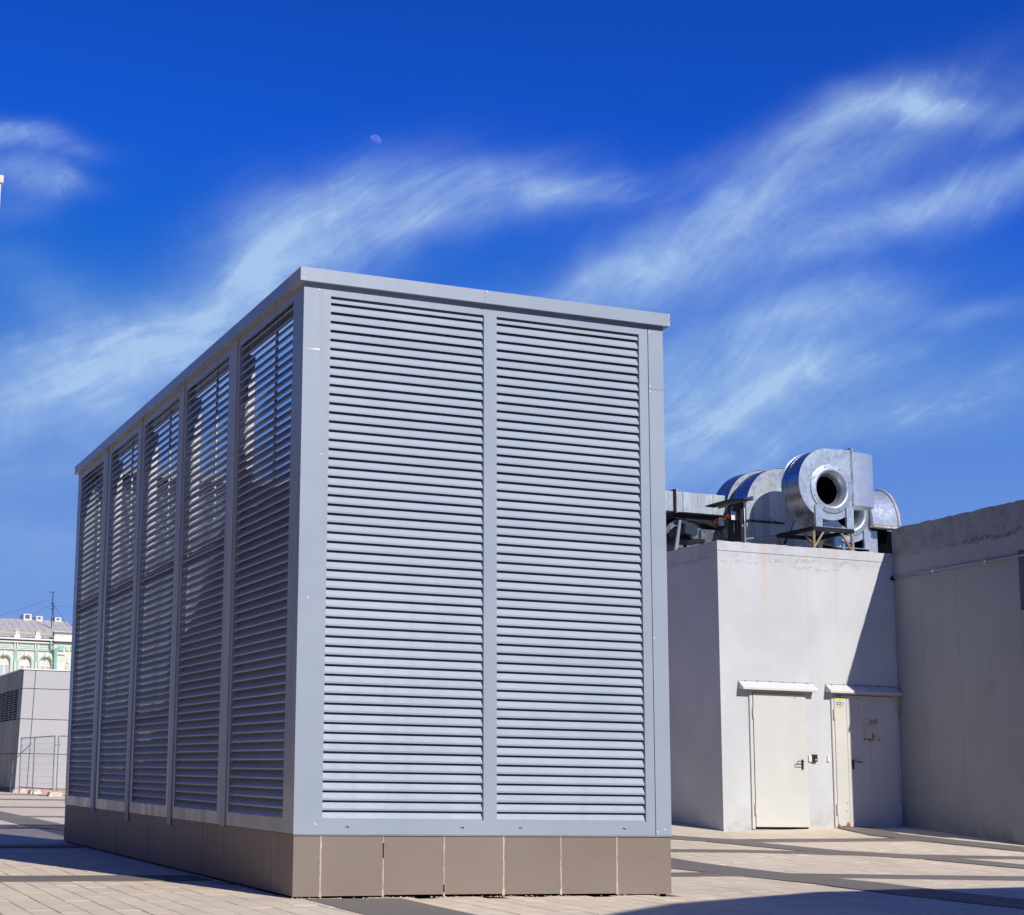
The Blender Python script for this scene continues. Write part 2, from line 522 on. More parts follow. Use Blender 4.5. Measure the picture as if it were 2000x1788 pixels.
class MB:
    def __init__(s):
        s.v = []; s.f = []; s.sm = []

    def add(s, vs, fs, smooth=False):
        o = len(s.v)
        s.v += [tuple(v) for v in vs]
        s.f += [tuple(i + o for i in f) for f in fs]
        s.sm += [smooth] * len(fs)
        return s

    def box(s, x0, x1, y0, y1, z0, z1):
        return s.add([(x0, y0, z0), (x1, y0, z0), (x1, y1, z0), (x0, y1, z0), (x0, y0, z1), (x1, y0, z1), (x1, y1, z1), (x0, y1, z1)],
                     [(0, 3, 2, 1), (4, 5, 6, 7), (0, 1, 5, 4), (1, 2, 6, 5), (2, 3, 7, 6), (3, 0, 4, 7)])

    def prism(s, pts, axis, a, b, smooth=False):
        """closed outline (2-D) extruded along an axis: 'y' takes (x,z), 'x' takes (y,z), 'z' takes (x,y)"""
        n = len(pts)
        def P(q, t):
            return {'y': (q[0], t, q[1]), 'x': (t, q[0], q[1]), 'z': (q[0], q[1], t)}[axis]
        vs = [P(q, a) for q in pts] + [P(q, b) for q in pts]
        s.add(vs, [tuple(range(n))[::-1], tuple(range(n, 2 * n))])
        o = len(s.v) - 2 * n
        # side faces get their own vertices so that shading stays crisp at the caps
        s.add(vs, [(i, (i + 1) % n, n + (i + 1) % n, n + i) for i in range(n)], smooth)
        return s

    def sheet(s, pts, axis, a, b, t=.0025, flip=False):
        """open outline extruded as thin sheet of thickness t (offset along local normal)"""
        off = []
        n = len(pts)
        for i in range(n):
            p0 = pts[max(0, i - 1)]; p1 = pts[min(n - 1, i + 1)]
            dx, dz = p1[0] - p0[0], p1[1] - p0[1]
            L = math.hypot(dx, dz) or 1
            sg = -1 if flip else 1
            off.append((pts[i][0] + sg * dz / L * t, pts[i][1] - sg * dx / L * t))
        return s.prism(pts + off[::-1], axis, a, b)

    def cyl(s, p0, p1, r, n=12, r1=None, caps=True, smooth=True):
        p0 = Vector(p0); p1 = Vector(p1); d = (p1 - p0).normalized()
        u = d.orthogonal().normalized(); v = d.cross(u)
        r1 = r if r1 is None else r1
        vs = [p0 + (u * math.cos(2 * PI * i / n) + v * math.sin(2 * PI * i / n)) * r for i in range(n)] + \
             [p1 + (u * math.cos(2 * PI * i / n) + v * math.sin(2 * PI * i / n)) * r1 for i in range(n)]
        s.add(vs, [(i, (i + 1) % n, n + (i + 1) % n, n + i) for i in range(n)], smooth)
        if caps:
            s.add(vs, [tuple(range(n))[::-1], tuple(range(n, 2 * n))])
        return s

    def tube(s, path, r, n=8):
        path = [Vector(p) for p in path]
        rings = []
        for i, p in enumerate(path):
            d = (path[min(i + 1, len(path) - 1)] - path[max(i - 1, 0)]).normalized()
            u = d.cross(Vector((.3, .2, .9))).normalized(); v = d.cross(u)
            rings.append([p + (u * math.cos(2 * PI * k / n) + v * math.sin(2 * PI * k / n)) * r for k in range(n)])
        vs = [q for ring in rings for q in ring]
        fs = [(i * n + k, i * n + (k + 1) % n, (i + 1) * n + (k + 1) % n, (i + 1) * n + k) for i in range(len(path) - 1) for k in range(n)]
        s.add(vs, fs, True)
        s.add(rings[0] + rings[-1], [tuple(range(n))[::-1], tuple(range(n, 2 * n))])
        return s

    def lathe_y(s, prof, cx, cz, n=48):
        """profile of (radius, y) turned round an axis along y"""
        vs = []; fs = []
        for (r, y) in prof:
            for k in range(n):
                a = 2 * PI * k / n
                vs.append((cx + r * math.cos(a), y, cz + r * math.sin(a)))
        for i in range(len(prof) - 1):
            for k in range(n):
                fs.append((i * n + k, i * n + (k + 1) % n, (i + 1) * n + (k + 1) % n, (i + 1) * n + k))
        return s.add(vs, fs, True)

    def build(s, name, mat, parent=None, shift=None):
        rl = root_loc(parent) if shift is None else Vector(shift)
        me = D.meshes.new(name)
        me.from_pydata([tuple(Vector(v) - rl) for v in s.v], [], s.f)
        me.polygons.foreach_set('use_smooth', s.sm)
        me.materials.append(mat)
        me.update()
        return obj(name, me, None, parent)


def smooth01(t):
    t = max(0.0, min(1.0, t))
    return t * t * (3 - 2 * t)


def h(x, y):
    """height of the plaza: level at the louvred enclosure, rising to the doors on the right, a slight rise far off"""
    p = .303 + .029 * (x - 14.107) + .06 * (y - 20.99)
    p = min(p, .42)
    sp = math.log1p(math.exp(max(-60, p / .05))) * .05
    return sp * smooth01((x - 8) / 5) * smooth01((30 - y) / 7) + .12 * smooth01((y - 40) / 20)


# ------------------------------------------------------------------ ground
REG = (1.0, 19.5, 9.6, 20.95)      # region where the pavers are built one by one


def frange(a, b, st):
    n = max(1, int(round((b - a) / st)))
    return [a + (b - a) * i / n for i in range(n)]


xs = [-3000, -600, -150, -60, -25, -10] + frange(-4, 0, 1) + frange(0, 22, .5) + frange(22, 40, 3) + [40, 60, 120, 400, 1200, 4000]
ys = [-600, -100, -40, -15, -5] + frange(0, 8, 1) + frange(8, 34, .5) + frange(34, 64, 2) + [64, 75, 100, 160, 300, 900, 4000]
g = MB()
vs = []
for y in ys:
    for x in xs:
        inside = REG[0] < x < REG[1] and REG[2] < y < REG[3]
        vs.append((x, y, h(x, y) - (.016 if inside else .0)))
nx = len(xs)
fs = [(j * nx + i, j * nx + i + 1, (j + 1) * nx + i + 1, (j + 1) * nx + i) for j in range(len(ys) - 1) for i in range(nx - 1)]
g.add(vs, fs, True)
ground = g.build('ground', M['far_paving'])
tag(ground, kind='structure')


def project(x, y, z):
    q = Vector((x, y, z - 1.07))
    dpt = q.dot(fwd)
    return CX + F_PX * q.dot(r2) / dpt, CY - F_PX * q.dot(u2) / dpt, dpt


SK = .0147    # the paving runs very slightly askew to the enclosure


def paver_shape(mb, x0, y0, wx, wy):
    j = .004; b = .006
    pts = [(x0 + j, y0 + j), (x0 + wx - j, y0 + j), (x0 + wx - j, y0 + wy - j), (x0 + j, y0 + wy - j)]
    ins = [(x0 + j + b, y0 + j + b), (x0 + wx - j - b, y0 + j + b), (x0 + wx - j - b, y0 + wy - j - b), (x0 + j + b, y0 + wy - j - b)]
    dz = random.uniform(-.0015, .0015)
    tx, ty = random.uniform(-.002, .002), random.uniform(-.002, .002)
    def P(q, dd):
        X = q[0] + SK * (q[1] - 12)
        return (X, q[1], h(X, q[1]) + dz + dd + tx * (q[0] - x0 - wx / 2) / wx + ty * (q[1] - y0 - wy / 2) / wy)
    v = [P(q, -.03) for q in pts] + [P(q, -.004) for q in pts] + [P(q, 0) for q in ins]
    f = [(8, 9, 10, 11)] + [(i, (i + 1) % 4, 4 + (i + 1) % 4, 4 + i) for i in range(4)] + [(4 + i, 4 + (i + 1) % 4, 8 + (i + 1) % 4, 8 + i) for i in range(4)]
    mb.add(v, f)


cells = []
PW, PL = .22, .66
ix = 0
x = REG[0]
while x < REG[1]:
    y = REG[2] - (ix * .37 % 1) * PL
    while y < REG[3]:
        y0, y1 = max(y, REG[2]), min(y + PL, REG[3])
        cx_, cy_ = x + PW / 2 + SK * (y0 - 12), (y0 + y1) / 2
        if y1 - y0 > .08 and not (4.56 < cx_ < 8.2 and 13.3 < cy_) and not (cx_ > 17.5 and cy_ > 17.8):
            u, v, dp = project(cx_, cy_, h(cx_, cy_))
            area = 0
            vis = 0 < dp and -20 < u < 2020 and v < 1800
            if vis:
                # hidden behind the enclosure?
                if 8.27 > cx_ * 13.17 / cy_ > 4.5 and cy_ > 13.17: vis = False
                area = PW * PL / dp ** 3
            cells.append((area if vis else 0, x, y0, PW, y1 - y0))
        y += PL
    x += PW
    ix += 1
cells.sort(key=lambda c: -c[0])
bed = None
rest = MB()
for i, (a, x0, y0, wx, wy) in enumerate(cells):
    if i < 298 and a > 0:
        mb = MB(); paver_shape(mb, x0, y0, wx, wy)
        o = mb.build('paver', M['paver'], ground)
    else:
        paver_shape(rest, x0, y0, wx, wy)
o = rest.build('paver_field', M['paver'], ground)
o['kind'] = 'stuff'


def band(pts, width, lift):
    mb = MB()
    P = [Vector(p) for p in pts]
    dense = []
    for a, b in zip(P[:-1], P[1:]):
        n = max(1, int((b - a).length / .4))
        dense += [a.lerp(b, i / n) for i in range(n)]
    dense.append(P[-1])
    vs = []
    for i, p in enumerate(dense):
        d = (dense[min(i + 1, len(dense) - 1)] - dense[max(i - 1, 0)]).normalized()
        nrm = Vector((-d.y, d.x)) * width / 2
        for q in (p + nrm, p - nrm):
            vs.append((q.x, q.y, h(q.x, q.y) + .004 + lift))
        for q in (p + nrm, p - nrm):
            vs.append((q.x, q.y, h(q.x, q.y) - .02))
    fs = []
    for i in range(len(dense) - 1):
        o_ = 4 * i
        fs += [(o_, o_ + 1, o_ + 5, o_ + 4), (o_ + 2, o_, o_ + 4, o_ + 6), (o_ + 1, o_ + 3, o_ + 7, o_ + 5)]
    mb.add(vs, fs)
    ob = mb.build('paving_band', M['band'])
    tag(ob, kind='structure')
    return ob


bands = [
    ([(4.95, 5), (5.02, 12.2), (5.05, 13.1)], .88), ([(5.35, 23.7), (5.5, 34), (6.2, 80)], .88),
    ([(-20, 15.78), (4.45, 15.78)], .80), ([(8.33, 15.85), (10.6, 15.86), (12.95, 15.08), (13.96, 14.78), (19, 13.3)], .62),
    ([(11.0, 20.9), (10.98, 17.48), (11.2, 14.4), (11.05, 12.85), (11.08, 11.8), (11.08, 6)], .88),
    ([(9.5, 20.4), (11.0, 19.45), (11.93, 18.98), (13.5, 18.2), (14.73, 17.5), (16.0, 16.95), (18.8, 15.7)], .30),
    ([(12.5, 20.9), (12.8, 20.38), (13.19, 19.86), (13.94, 18.15), (14.75, 17.3), (15.2, 16.08), (15.6, 14.6), (16.2, 12)], .46),
    ([(13.1, 20.0), (13.5, 19.72), (14.49, 19.52), (15.93, 19.26), (16.5, 19.16)], .34),
    ([(16.42, 20.93), (16.2, 19.9), (16.38, 19.1), (16.8, 17.8), (17.3, 16.5), (18.5, 14)], .56),
]
for yy in (22.1, 28.85, 35.4, 43.2, 50.5, 56.5):
    bands.append(([(-20, yy), (4.45 if yy < 24 else 30, yy)], .70 if yy < 30 else .62))
for i, (p, wd_) in enumerate(bands):
    band(p, wd_, .0013 * i)

# ------------------------------------------------------------------ louvred enclosure
X0, X1, Y0, Y1 = 4.513, 8.273, 13.171, 23.58
ZP, ZT, ZC = .545, 5.486, 5.612
PITCH_S = .08475
enc = thing('louvred_enclosure', 'tall grey metal louvred ventilation enclosure on a taupe tiled plinth in the plaza', 'ventilation enclosure', (X0, Y0, 0))

# plinth: core, tiles, grout
c_ = MB().box(X0 + .045, X1 - .045, Y0 + .045, Y1 - .045, -.05, ZP - .004)
core = c_.build('plinth_core', M['void'], enc)
fr = [X0 + .006, 4.769, 5.354, 5.937, 6.525, 7.106, 7.688, X1 - .006]
for i, (a, b) in enumerate(zip(fr[:-1], fr[1:])):
    t_ = .006
    dz = (.016, .020, .026, .026, .022, .020, .012)[i]
    MB().box(a + (t_ if i else 0), b - (t_ if i < 6 else 0), Y0 + .006 + random.uniform(0, .002), Y0 + .03, dz, ZP - .004).build('tile', M['tile'], enc)
for k, xj in enumerate(fr[1:-1]):
    n = 16
    vs = []
    for i in range(n + 1):
        z = .012 + (ZP - .02) * i / n
        wl = .0035 + .003 * random.random() + (.005 if i < 2 else 0) + (.002 if k in (0, 3, 5) else 0)
        off = random.uniform(-.002, .002)
        vs += [(xj + off - wl, Y0 + .0045, z), (xj + off + wl, Y0 + .0045, z), (xj + off - wl, Y0 + .014, z), (xj + off + wl, Y0 + .014, z)]
    fs = []
    for i in range(n):
        a = 4 * i
        if k == 1 and i in (10, 11, 12, 13) or k == 2 and i in (1, 2): 
            continue
        fs += [(a, a + 1, a + 5, a + 4), (a + 2, a, a + 4, a + 6), (a + 1, a + 3, a + 7, a + 5)]
    MB().add(vs, fs).build('grout_joint', M['grout'], enc)
ny = int(round((Y1 - Y0) / .58))
for i in range(ny):
    a = Y0 + .032 + (Y1 - Y0 - .038) * i / ny; b = Y0 + .032 + (Y1 - Y0 - .038) * (i + 1) / ny
    for xa, xb in ((X0 + .006, X0 + .03), (X1 - .03, X1 - .006)):
        MB().box(xa + random.uniform(0, .002), xb, a + .0025, b - .0025, .018, ZP - .004).build('tile', M['tile'], enc)
for i in range(6):
    a = X0 + .034 + (X1 - X0 - .068) * i / 6; b = X0 + .034 + (X1 - X0 - .068) * (i + 1) / 6
    MB().box(a + .0025, b - .0025, Y1 - .03, Y1 - .006, .018, ZP - .004).build('tile', M['tile'], enc)
# mortar crumbs and dirt along the gap under the tiles
cr = MB()
for k in range(150):
    x = random.uniform(X0, X1); s_ = random.uniform(.004, .014)
    if random.random() < .5: x = random.choice(fr[2:5]) + random.gauss(0, .12)
    if not X0 < x < X1: continue
    y = Y0 + random.uniform(-.03, .012); z = random.uniform(-.002, .006)
    a = random.random() * 3
    cr.add([(x + s_ * math.cos(a + q * 2.1), y + s_ * .7 * math.sin(a + q * 2.1), z) for q in range(3)] + [(x, y, z + s_ * .8)], [(0, 1, 3), (1, 2, 3), (2, 0, 3)])
o = cr.build('mortar_crumbs', M['grout'], enc); o['kind'] = 'stuff'

# front frame: sheets with returns
YF = Y0
ff = MB()
ff.box(X0, 4.775, YF, YF + .012, ZP, ZT)
ff.box(4.775, 8.003, YF, YF + .012, 5.383, ZT)
ff.box(4.775, 8.003, YF, YF + .012, ZP, .672)
ff.box(6.322, 6.455, YF, YF + .012, .672, 5.383)
ff.box(8.003, 8.100, YF, YF + .012, ZP, ZT)
for a, b in ((4.745, 4.775), (6.322, 6.352), (6.425, 6.455), (8.003, 8.033)):
    ff.box(a, b, YF + .012, YF + .115, ZP + .01, ZT - .01)
front = ff.build('front_frame', M['paint'], enc)
MB().box(8.107, X1, YF - .002, YF + .012, ZP, 4.8415).build('corner_cover', M['paint'], enc)
MB().box(8.107, X1, YF - .002, YF + .012, 4.8445, ZT).build('corner_cover', M['paint'], enc)
MB().box(8.09, 8.2, YF + .013, YF + .03, ZP, ZT).build('corner_backing', M['void'], enc)
MB().box(X0 + .002, X1 - .002, YF - .003, YF + .02, ZP - .012, ZP - .0005).build('drip_flashing', M['edge'], enc)
# slots and screw heads
sl = MB()
for xx in (4.995, 6.095, 6.675, 7.75):
    sl.box(xx, xx + .03, YF - .004, YF, .606, .612); sl.box(xx + .026, xx + .03, YF - .004, YF, .596, .606)
sl.build('drain_slot', M['dark_steel'], enc)
sc_m = MB()
for xx, zz in ((4.66, 5.43), (4.66, 4.86), (4.705, 3.9), (4.60, 2.6), (4.71, .63), (8.118, 5.42), (8.118, 4.87), (8.118, 4.82), (8.118, .58), (8.118, 2.4), (8.2, .6)):
    sc_m.cyl((xx, YF - .005, zz), (xx, YF, zz), .007, 8)
for xx, zz in ((4.49, 5.505), (8.31, 5.51), (8.31, 5.60), (6.33, 5.60)):
    sc_m.cyl((xx, Y0 - .058, zz), (xx, Y0 - .054, zz), .006, 8)
o = sc_m.build('screw_heads', M['st_white'], enc); o['kind'] = 'stuff'
scratch = MB().add([(4.52, YF - .0012, 4.868), (4.66, YF - .0012, 4.862), (4.675, YF - .0012, 4.868), (4.67, YF - .0012, 4.878), (4.62, YF - .0012, 4.872)], [(0, 1, 2, 3, 4)])
scratch.build('scratch_mark', M['st_white'], enc)

# slat profile (depth, height): upright lip, then a blade sloping back
MB().box(4.80, 7.98, Y0 + .125, Y0 + .135, ZP + .03, ZT - .03).build('gap_shade_plate', M['void'], enc)  # added black plate, deepens the shade in the gaps between front slats
PROF = [(.000, .000), (.000, .017), (.026, .069), (.080, .1175)]


PROF_S = [(.000, .000), (.000, .016), (.052, .078), (.095, .1305)]      # the flatter, deeper blade of the side bays


def slat_mesh(L, name, side='y'):
    mb = MB()
    # built at the origin: runs along +x, outside is -y
    mb.sheet(PROF_S if side in 'xX' else PROF, 'x', 0, L, .0022)
    vs = mb.v
    if side == 'x':      # runs along +y, outside is -x : swap
        mb.v = [(v[1], v[0], v[2]) for v in vs]
    if side == 'X':      # outside is +x
        mb.v = [(-v[1], v[0], v[2]) for v in vs]
    if side == 'Y':
        mb.v = [(v[0], -v[1], v[2]) for v in vs]
    me = D.meshes.new(name)
    me.from_pydata(mb.v, [], mb.f)
    me.materials.append(M['paint'])
    me.update()
    return me


NS = 56
zs = [.665 + PITCH_S * k for k in range(NS)]
el_ = Vector((X0, Y0, 0))
count = 0
for (a, b) in ((4.776, 6.321), (6.456, 8.002)):
    me = slat_mesh(b - a, 'slat')
    for z in zs:
        o = obj('slat', me, None, enc)
        o.location = Vector((a, YF + .016, z)) - el_
        o.rotation_euler = (random.gauss(0, .006), random.gauss(0, .0003), 0)
        count += 1

SIDE = [(13.466, 15.159), (15.549, 17.253), (17.608, 19.301), (19.669, 21.281), (21.764, 23.344)]
stuffm = MB()
for bi, (a, b) in enumerate(SIDE):
    me = slat_mesh(b - a, 'slat', 'x')
    for k, z in enumerate(zs):
        dx = random.gauss(0, .0012)
        if bi < 3:
            o = obj('slat', me, None, enc)
            o.location = Vector((X0 + .012 + dx, a, z)) - el_
            o.rotation_euler = (random.gauss(0, .0006), random.gauss(0, .012), 0)
        else:
            m0 = [(v.co.x + X0 + .012 + dx, v.co.y + a, v.co.z + z) for v in me.vertices]
            stuffm.add(m0, [tuple(p.vertices) for p in me.polygons])
# right hand side and back
for (a, b) in SIDE:
    me = slat_mesh(b - a, 'slat_r', 'X')
    for z in zs:
        stuffm.add([(v.co.x + X1 - .012, v.co.y + a, v.co.z + z) for v in me.vertices], [tuple(p.vertices) for p in me.polygons])
for (a, b) in ((4.776, 6.321), (6.456, 8.002)):
    me = slat_mesh(b - a, 'slat_b', 'Y')
    for z in zs:
        stuffm.add([(v.co.x + a, v.co.y + Y1 - .016, v.co.z + z) for v in me.vertices], [tuple(p.vertices) for p in me.polygons])
o = stuffm.build('far_slats', M['paint'], enc); o['kind'] = 'stuff'
tag(o, 'louvre slats of the two farthest bays and the hidden sides')

# side frames, one per bay, with a cover strip over each meeting joint
edges_l = [Y0 + .0125, 15.352, 17.43, 19.485, 21.52, Y1 - .013]
for i, (a, b) in enumerate(SIDE):
    e0, e1 = edges_l[i], edges_l[i + 1] - .004
    for xs_, xe, nm in ((X0, X0 + .010, 'side_frame'), (X1 - .010, X1, 'far_side_frame')):
        mb = MB()
        mb.box(xs_, xe, e0, a, ZP, ZT - .001)
        mb.box(xs_, xe, b, e1, ZP, ZT - .001)
        mb.box(xs_, xe, a, b, 5.383, ZT - .001)
        mb.box(xs_, xe, a, b, ZP, .672)
        s_ = 1 if xs_ == X0 else -1
        for yy in (a - .03, b):
            x_a, x_b = sorted((xs_ + (.010 if s_ > 0 else 0), xs_ + (.010 if s_ > 0 else 0) + s_ * .09))
            mb.box(x_a, x_b, yy, yy + .03, ZP + .01, ZT - .01)
        mb.build(nm, M['edge'], enc)
for (y, zb) in ((21.53, .505), (19.50, .44), (17.42, .47), (15.32, .535)):
    MB().box(X0 - .012, X0 - .0005, y - .08, y + .08, zb, ZT - .001).build('cover_strip', M['paint'], enc)
    MB().box(X1 + .0005, X1 + .012, y - .08, y + .08, zb, ZT - .001).build('cover_strip', M['paint'], enc)
bf = MB()
bf.box(X0, 4.775, Y1 - .012, Y1, ZP, ZT - .001); bf.box(8.003, X1, Y1 - .012, Y1, ZP, ZT - .001)
bf.box(4.775, 8.003, Y1 - .012, Y1, 5.383, ZT - .001); bf.box(4.775, 8.003, Y1 - .012, Y1, ZP, .672); bf.box(6.322, 6.455, Y1 - .012, Y1, .672, 5.383)
bf.build('back_frame', M['edge'], enc)

# coping
cp = [((X0 - .054, 6.3145), (Y0 - .054, Y0 + .30)), ((6.3175, X1 + .054), (Y0 - .054, Y0 + .30)),
      ((X0 - .054, X0 + .30), (Y0 + .302, Y1 - .302)), ((X1 - .30, X1 + .054), (Y0 + .302, Y1 - .302)), ((X0 - .054, X1 + .054), (Y1 - .30, Y1 + .054))]
for (xa, xb), (ya, yb) in cp:
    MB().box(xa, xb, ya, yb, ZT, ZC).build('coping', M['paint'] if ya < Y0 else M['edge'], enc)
MB().box(6.305, 6.335, Y0 - .0565, Y0 - .0541, ZT - .002, ZC + .002).build('coping_joint_strip', M['paint'], enc)

# inner steelwork: slat carriers, posts, ties
st = MB()
for a, b in SIDE:
    for xx in ((X0 + .112, X0 + .13), (X1 - .13, X1 - .112)):
        st.box(xx[0], xx[1], (a + b) / 2 - .02, (a + b) / 2 + .02, ZP, ZT - .02)
for a, b in ((4.776, 6.321), (6.456, 8.002)):
    for yy in ((Y0 + .10, Y0 + .12), (Y1 - .12, Y1 - .10)):
        st.box((a + b) / 2 - .02, (a + b) / 2 + .02, yy[0], yy[1], ZP, ZT - .02)
st.build('slat_carriers', M['inner'], enc)
for y in (15.354, 17.43, 19.485, 21.52):
    for xa in (X0 + .135, X1 - .215):
        MB().box(xa, xa + .08, y - .04, y + .04, ZP, ZT - .14).build('inner_post', M['inner'], enc)
tie = MB()
for z in (1.9, 3.6):
    for xa in (X0 + .135, X1 - .175):
        tie.box(xa, xa + .04, Y0 + .12, 15.31, z, z + .06)
        for a, b in zip((15.394, 17.47, 19.525, 21.56), (17.39, 19.445, 21.48, Y1 - .12)):
            tie.box(xa, xa + .04, a, b, z, z + .06)
tie.build('tie_rails', M['inner'], enc)
MB().box(X0 + .05, X1 - .05, Y0 + .05, Y1 - .05, ZP - .003, ZP + .02).build('floor_plate', M['dark_steel'], enc)

# a little litter blown against the shaded side of the plinth
lt = MB()
for k in range(70):
    x = 4.40 + random.gauss(0, .05); y = 14.75 + random.gauss(0, .16)
    if k > 45: x = 4.47 + random.gauss(0, .015); y = random.uniform(13.3, 22)
    if x > 4.50: continue
    r_ = random.uniform(.006, .022); a = random.random() * 6
    lt.add([(x + r_ * math.cos(a + q), y + r_ * math.sin(a + q), .004 + random.random() * .02) for q in (0, 2.0, 3.4)], [(0, 1, 2)])
o = lt.build('leaf_litter', M['weed']); tag(o, 'dark scraps of leaf litter against the shaded side of the plinth', 'litter', kind='stuff')

# ------------------------------------------------------------------ white plant room with two doors
BX, BY, BZ = 14.1, 20.99, 4.77
room = thing('plant_room', 'white painted concrete plant room with two steel doors and fans on its roof', 'building', (BX, BY, 0))


def ragged_box(x0, x1, y0, y1, z0, z1, jit, nx_=60):
    """box whose top edge is slightly ragged"""
    mb = MB()
    top = []
    for i in range(nx_ + 1):
        t = i / nx_
        top.append((x0 + (x1 - x0) * t, z1 + random.uniform(-jit, jit * .3) * (1 if 0 < i < nx_ else 0)))
    pts = [(x0, z0)] + [(x1, z0)] + top[::-1]
    mb.prism(pts, 'y', y0, y1)
    return mb


MB().box(BX, 22.5, BY, 27.0, -.2, 4.615).build('wall', M['white_wall'], room)
ragged_box(BX - .006, 22.5, BY - .008, BY + .3, 4.617, BZ, .010, 120).build('parapet_band', M['white_wall'], room)
mb = MB()
top = [(BY + .302 + 5.7 * i / 60, BZ + random.uniform(-.012, .004)) for i in range(61)]
mb.prism([(BY + .302, 4.617), (27.0, 4.617)] + top[::-1], 'x', BX - .006, BX + .3)
mb.build('parapet_band', M['white_wall'], room)
MB().box(BX + .301, 22.5, BY + .301, 27.0, 4.617, 4.75).build('roof_slab', M['concrete'], room)
# thin dark cracks left by the peeling paint under the band
ck = MB()
pts = []
x = 14.16
zc = 4.43
while x < 16.4:
    pts.append((x, zc)); x += random.uniform(.02, .05); zc = max(4.33, min(4.50, zc + random.gauss(-.0006, .012)))
for (a, b) in zip(pts[:-1], pts[1:]):
    if random.random() < .25: continue
    t = random.uniform(.002, .0085)
    ck.add([(a[0], BY - .0006, a[1] - t), (b[0], BY - .0006, b[1] - t * .5), (b[0], BY - .0006, b[1] + t * .6), (a[0], BY - .0006, a[1] + t * .4)], [(0, 1, 2, 3)])
    if random.random() < .3:
        L = random.uniform(.01, .06)
        ck.add([(a[0], BY - .0007, a[1] - L), (a[0] + .004, BY - .0007, a[1] - L), (a[0] + .009, BY - .0007, a[1]), (a[0] - .003, BY - .0007, a[1])], [(0, 1, 2, 3)])
ck.build('paint_cracks', M['rail_grey'], room)


def arc(cx, cz, r, a0, a1, n):
    return [(cx + r * math.cos(rad(a0 + (a1 - a0) * i / n)), cz + r * math.sin(rad(a0 + (a1 - a0) * i / n))) for i in range(n + 1)]


def door_handle(x, z, dirx, looped, parent):
    hd = MB()
    pl = [(x + .018 * math.cos(t) , z + .08 * (1 if math.sin(t) > 0 else -1) - (.018 if math.sin(t) > 0 else -.018) + .018 * math.sin(t)) for t in [2 * PI * i / 16 for i in range(16)]]
    hd.prism(pl, 'y', BY - .044, BY - .034)
    zz = z + .045
    if looped:
        hd.tube([(x, BY - .04, zz), (x, BY - .085, zz), (x + dirx * .03, BY - .09, zz + .004), (x + dirx * .12, BY - .09, zz + .002), (x + dirx * .135, BY - .09, zz - .018), (x + dirx * .12, BY - .09, zz - .04), (x + dirx * .01, BY - .09, zz - .042)], .007)
    else:
        hd.tube([(x, BY - .04, zz), (x, BY - .085, zz), (x + dirx * .03, BY - .09, zz), (x + dirx * .14, BY - .088, zz - .012)], .009)
    return hd.build('door_handle', M['black'], parent)


def hinge(x, z, parent, m='door'):
    a = MB().cyl((x, BY - .045, z - .08), (x, BY - .045, z + .08), .013, 10)
    a.box(x - .004, x + .026, BY - .042, BY - .034, z - .075, z + .075)
    return a.build('hinge', M[m], parent)


d1 = MB()
d1.box(14.668, 15.62, BY - .033, BY - .004, .372, 2.412)
door1 = d1.build('door', M['door'], room)
door1['label'] = 'clean cream steel door in full sun'
fr1 = MB().box(14.605, 14.655, BY - .028, BY + .02, .345, 2.45).box(15.628, 15.648, BY - .02, BY + .02, .345, 2.45).box(14.655, 15.628, BY - .02, BY + .02, 2.42, 2.45)
fr1.build('door_frame', M['door'], door1)
MB().box(14.655, 15.628, BY - .012, BY - .001, .34, 2.42).build('door_gap', M['void'], door1)
door_handle(15.535, 1.33, -1, True, door1)
hinge(14.655, 2.11, door1, 'hose'); hinge(14.655, .635, door1, 'hose')
MB().cyl((15.427, BY - .036, 2.36), (15.427, BY - .033, 2.36), .009, 8).build('rivet', M['dark_steel'], door1)

d2 = MB()
d2.box(16.405, 17.345, BY - .033, BY - .004, .385, 2.43)
door2 = d2.build('door', M['rust_door'], room)
door2['label'] = 'rust stained cream steel door in the shaded corner'
MB().box(16.176, 16.399, BY - .033, BY - .004, .385, 2.43).build('side_leaf', M['rust_door'], door2)
fr2 = MB().box(16.125, 16.168, BY - .028, BY + .02, .36, 2.46).box(17.352, 17.372, BY - .02, BY + .02, .36, 2.46).box(16.168, 17.352, BY - .02, BY + .02, 2.437, 2.46)
fr2.build('door_frame', M['rust_door'], door2)
MB().box(16.168, 17.352, BY - .012, BY - .001, .34, 2.437).build('door_gap', M['void'], door2)
door_handle(16.485, 1.35, 1, False, door2)
for x, z in ((16.160, 2.125), (16.160, .65), (17.352, 2.135), (17.352, .655)):
    hinge(x, z, door2, 'hose' if x < 17 else 'door')
MB().cyl((16.627, BY - .036, 2.384), (16.627, BY - .033, 2.384), .012, 8).build('rivet', M['dark_steel'], door2)

# stickers on the side leaf
for (x0, x1, z0, z1, k) in ((16.215, 16.345, 2.335, 2.425, 0), (16.215, 16.345, 2.228, 2.318, 1)):
    z0b = z0 + (z1 - z0) * .48
    a = MB().box(x0, x1, BY - .0345, BY - .0332, z0, z0b - .0005).build('sticker', M['st_yellow'], door2)
    MB().box(x0, x1, BY - .0345, BY - .0332, z0b, z1).build('sticker_top', M['st_blue'], a)
    tx = MB()
    for i in range(5):
        tx.box(x0 + .01 + i * .011, x0 + .018 + i * .011, BY - .0352, BY - .0346, z0b + .014, z0b + .030)
    tx.box(x0 + .085, x0 + .115, BY - .0352, BY - .0346, z0b + .008, z0b + .034)
    tx.build('lettering', M['st_white'], a)
    t2 = MB()
    for r_ in range(2 if k == 0 else 3):
        zz = z0 + .010 + r_ * .011
        for i in range(8):
            if random.random() < .85: t2.box(x0 + .012 + i * .013, x0 + .021 + i * .013, BY - .0352, BY - .0346, zz, zz + .005)
    t2.build('small_lettering', M['sign_grey'], a)
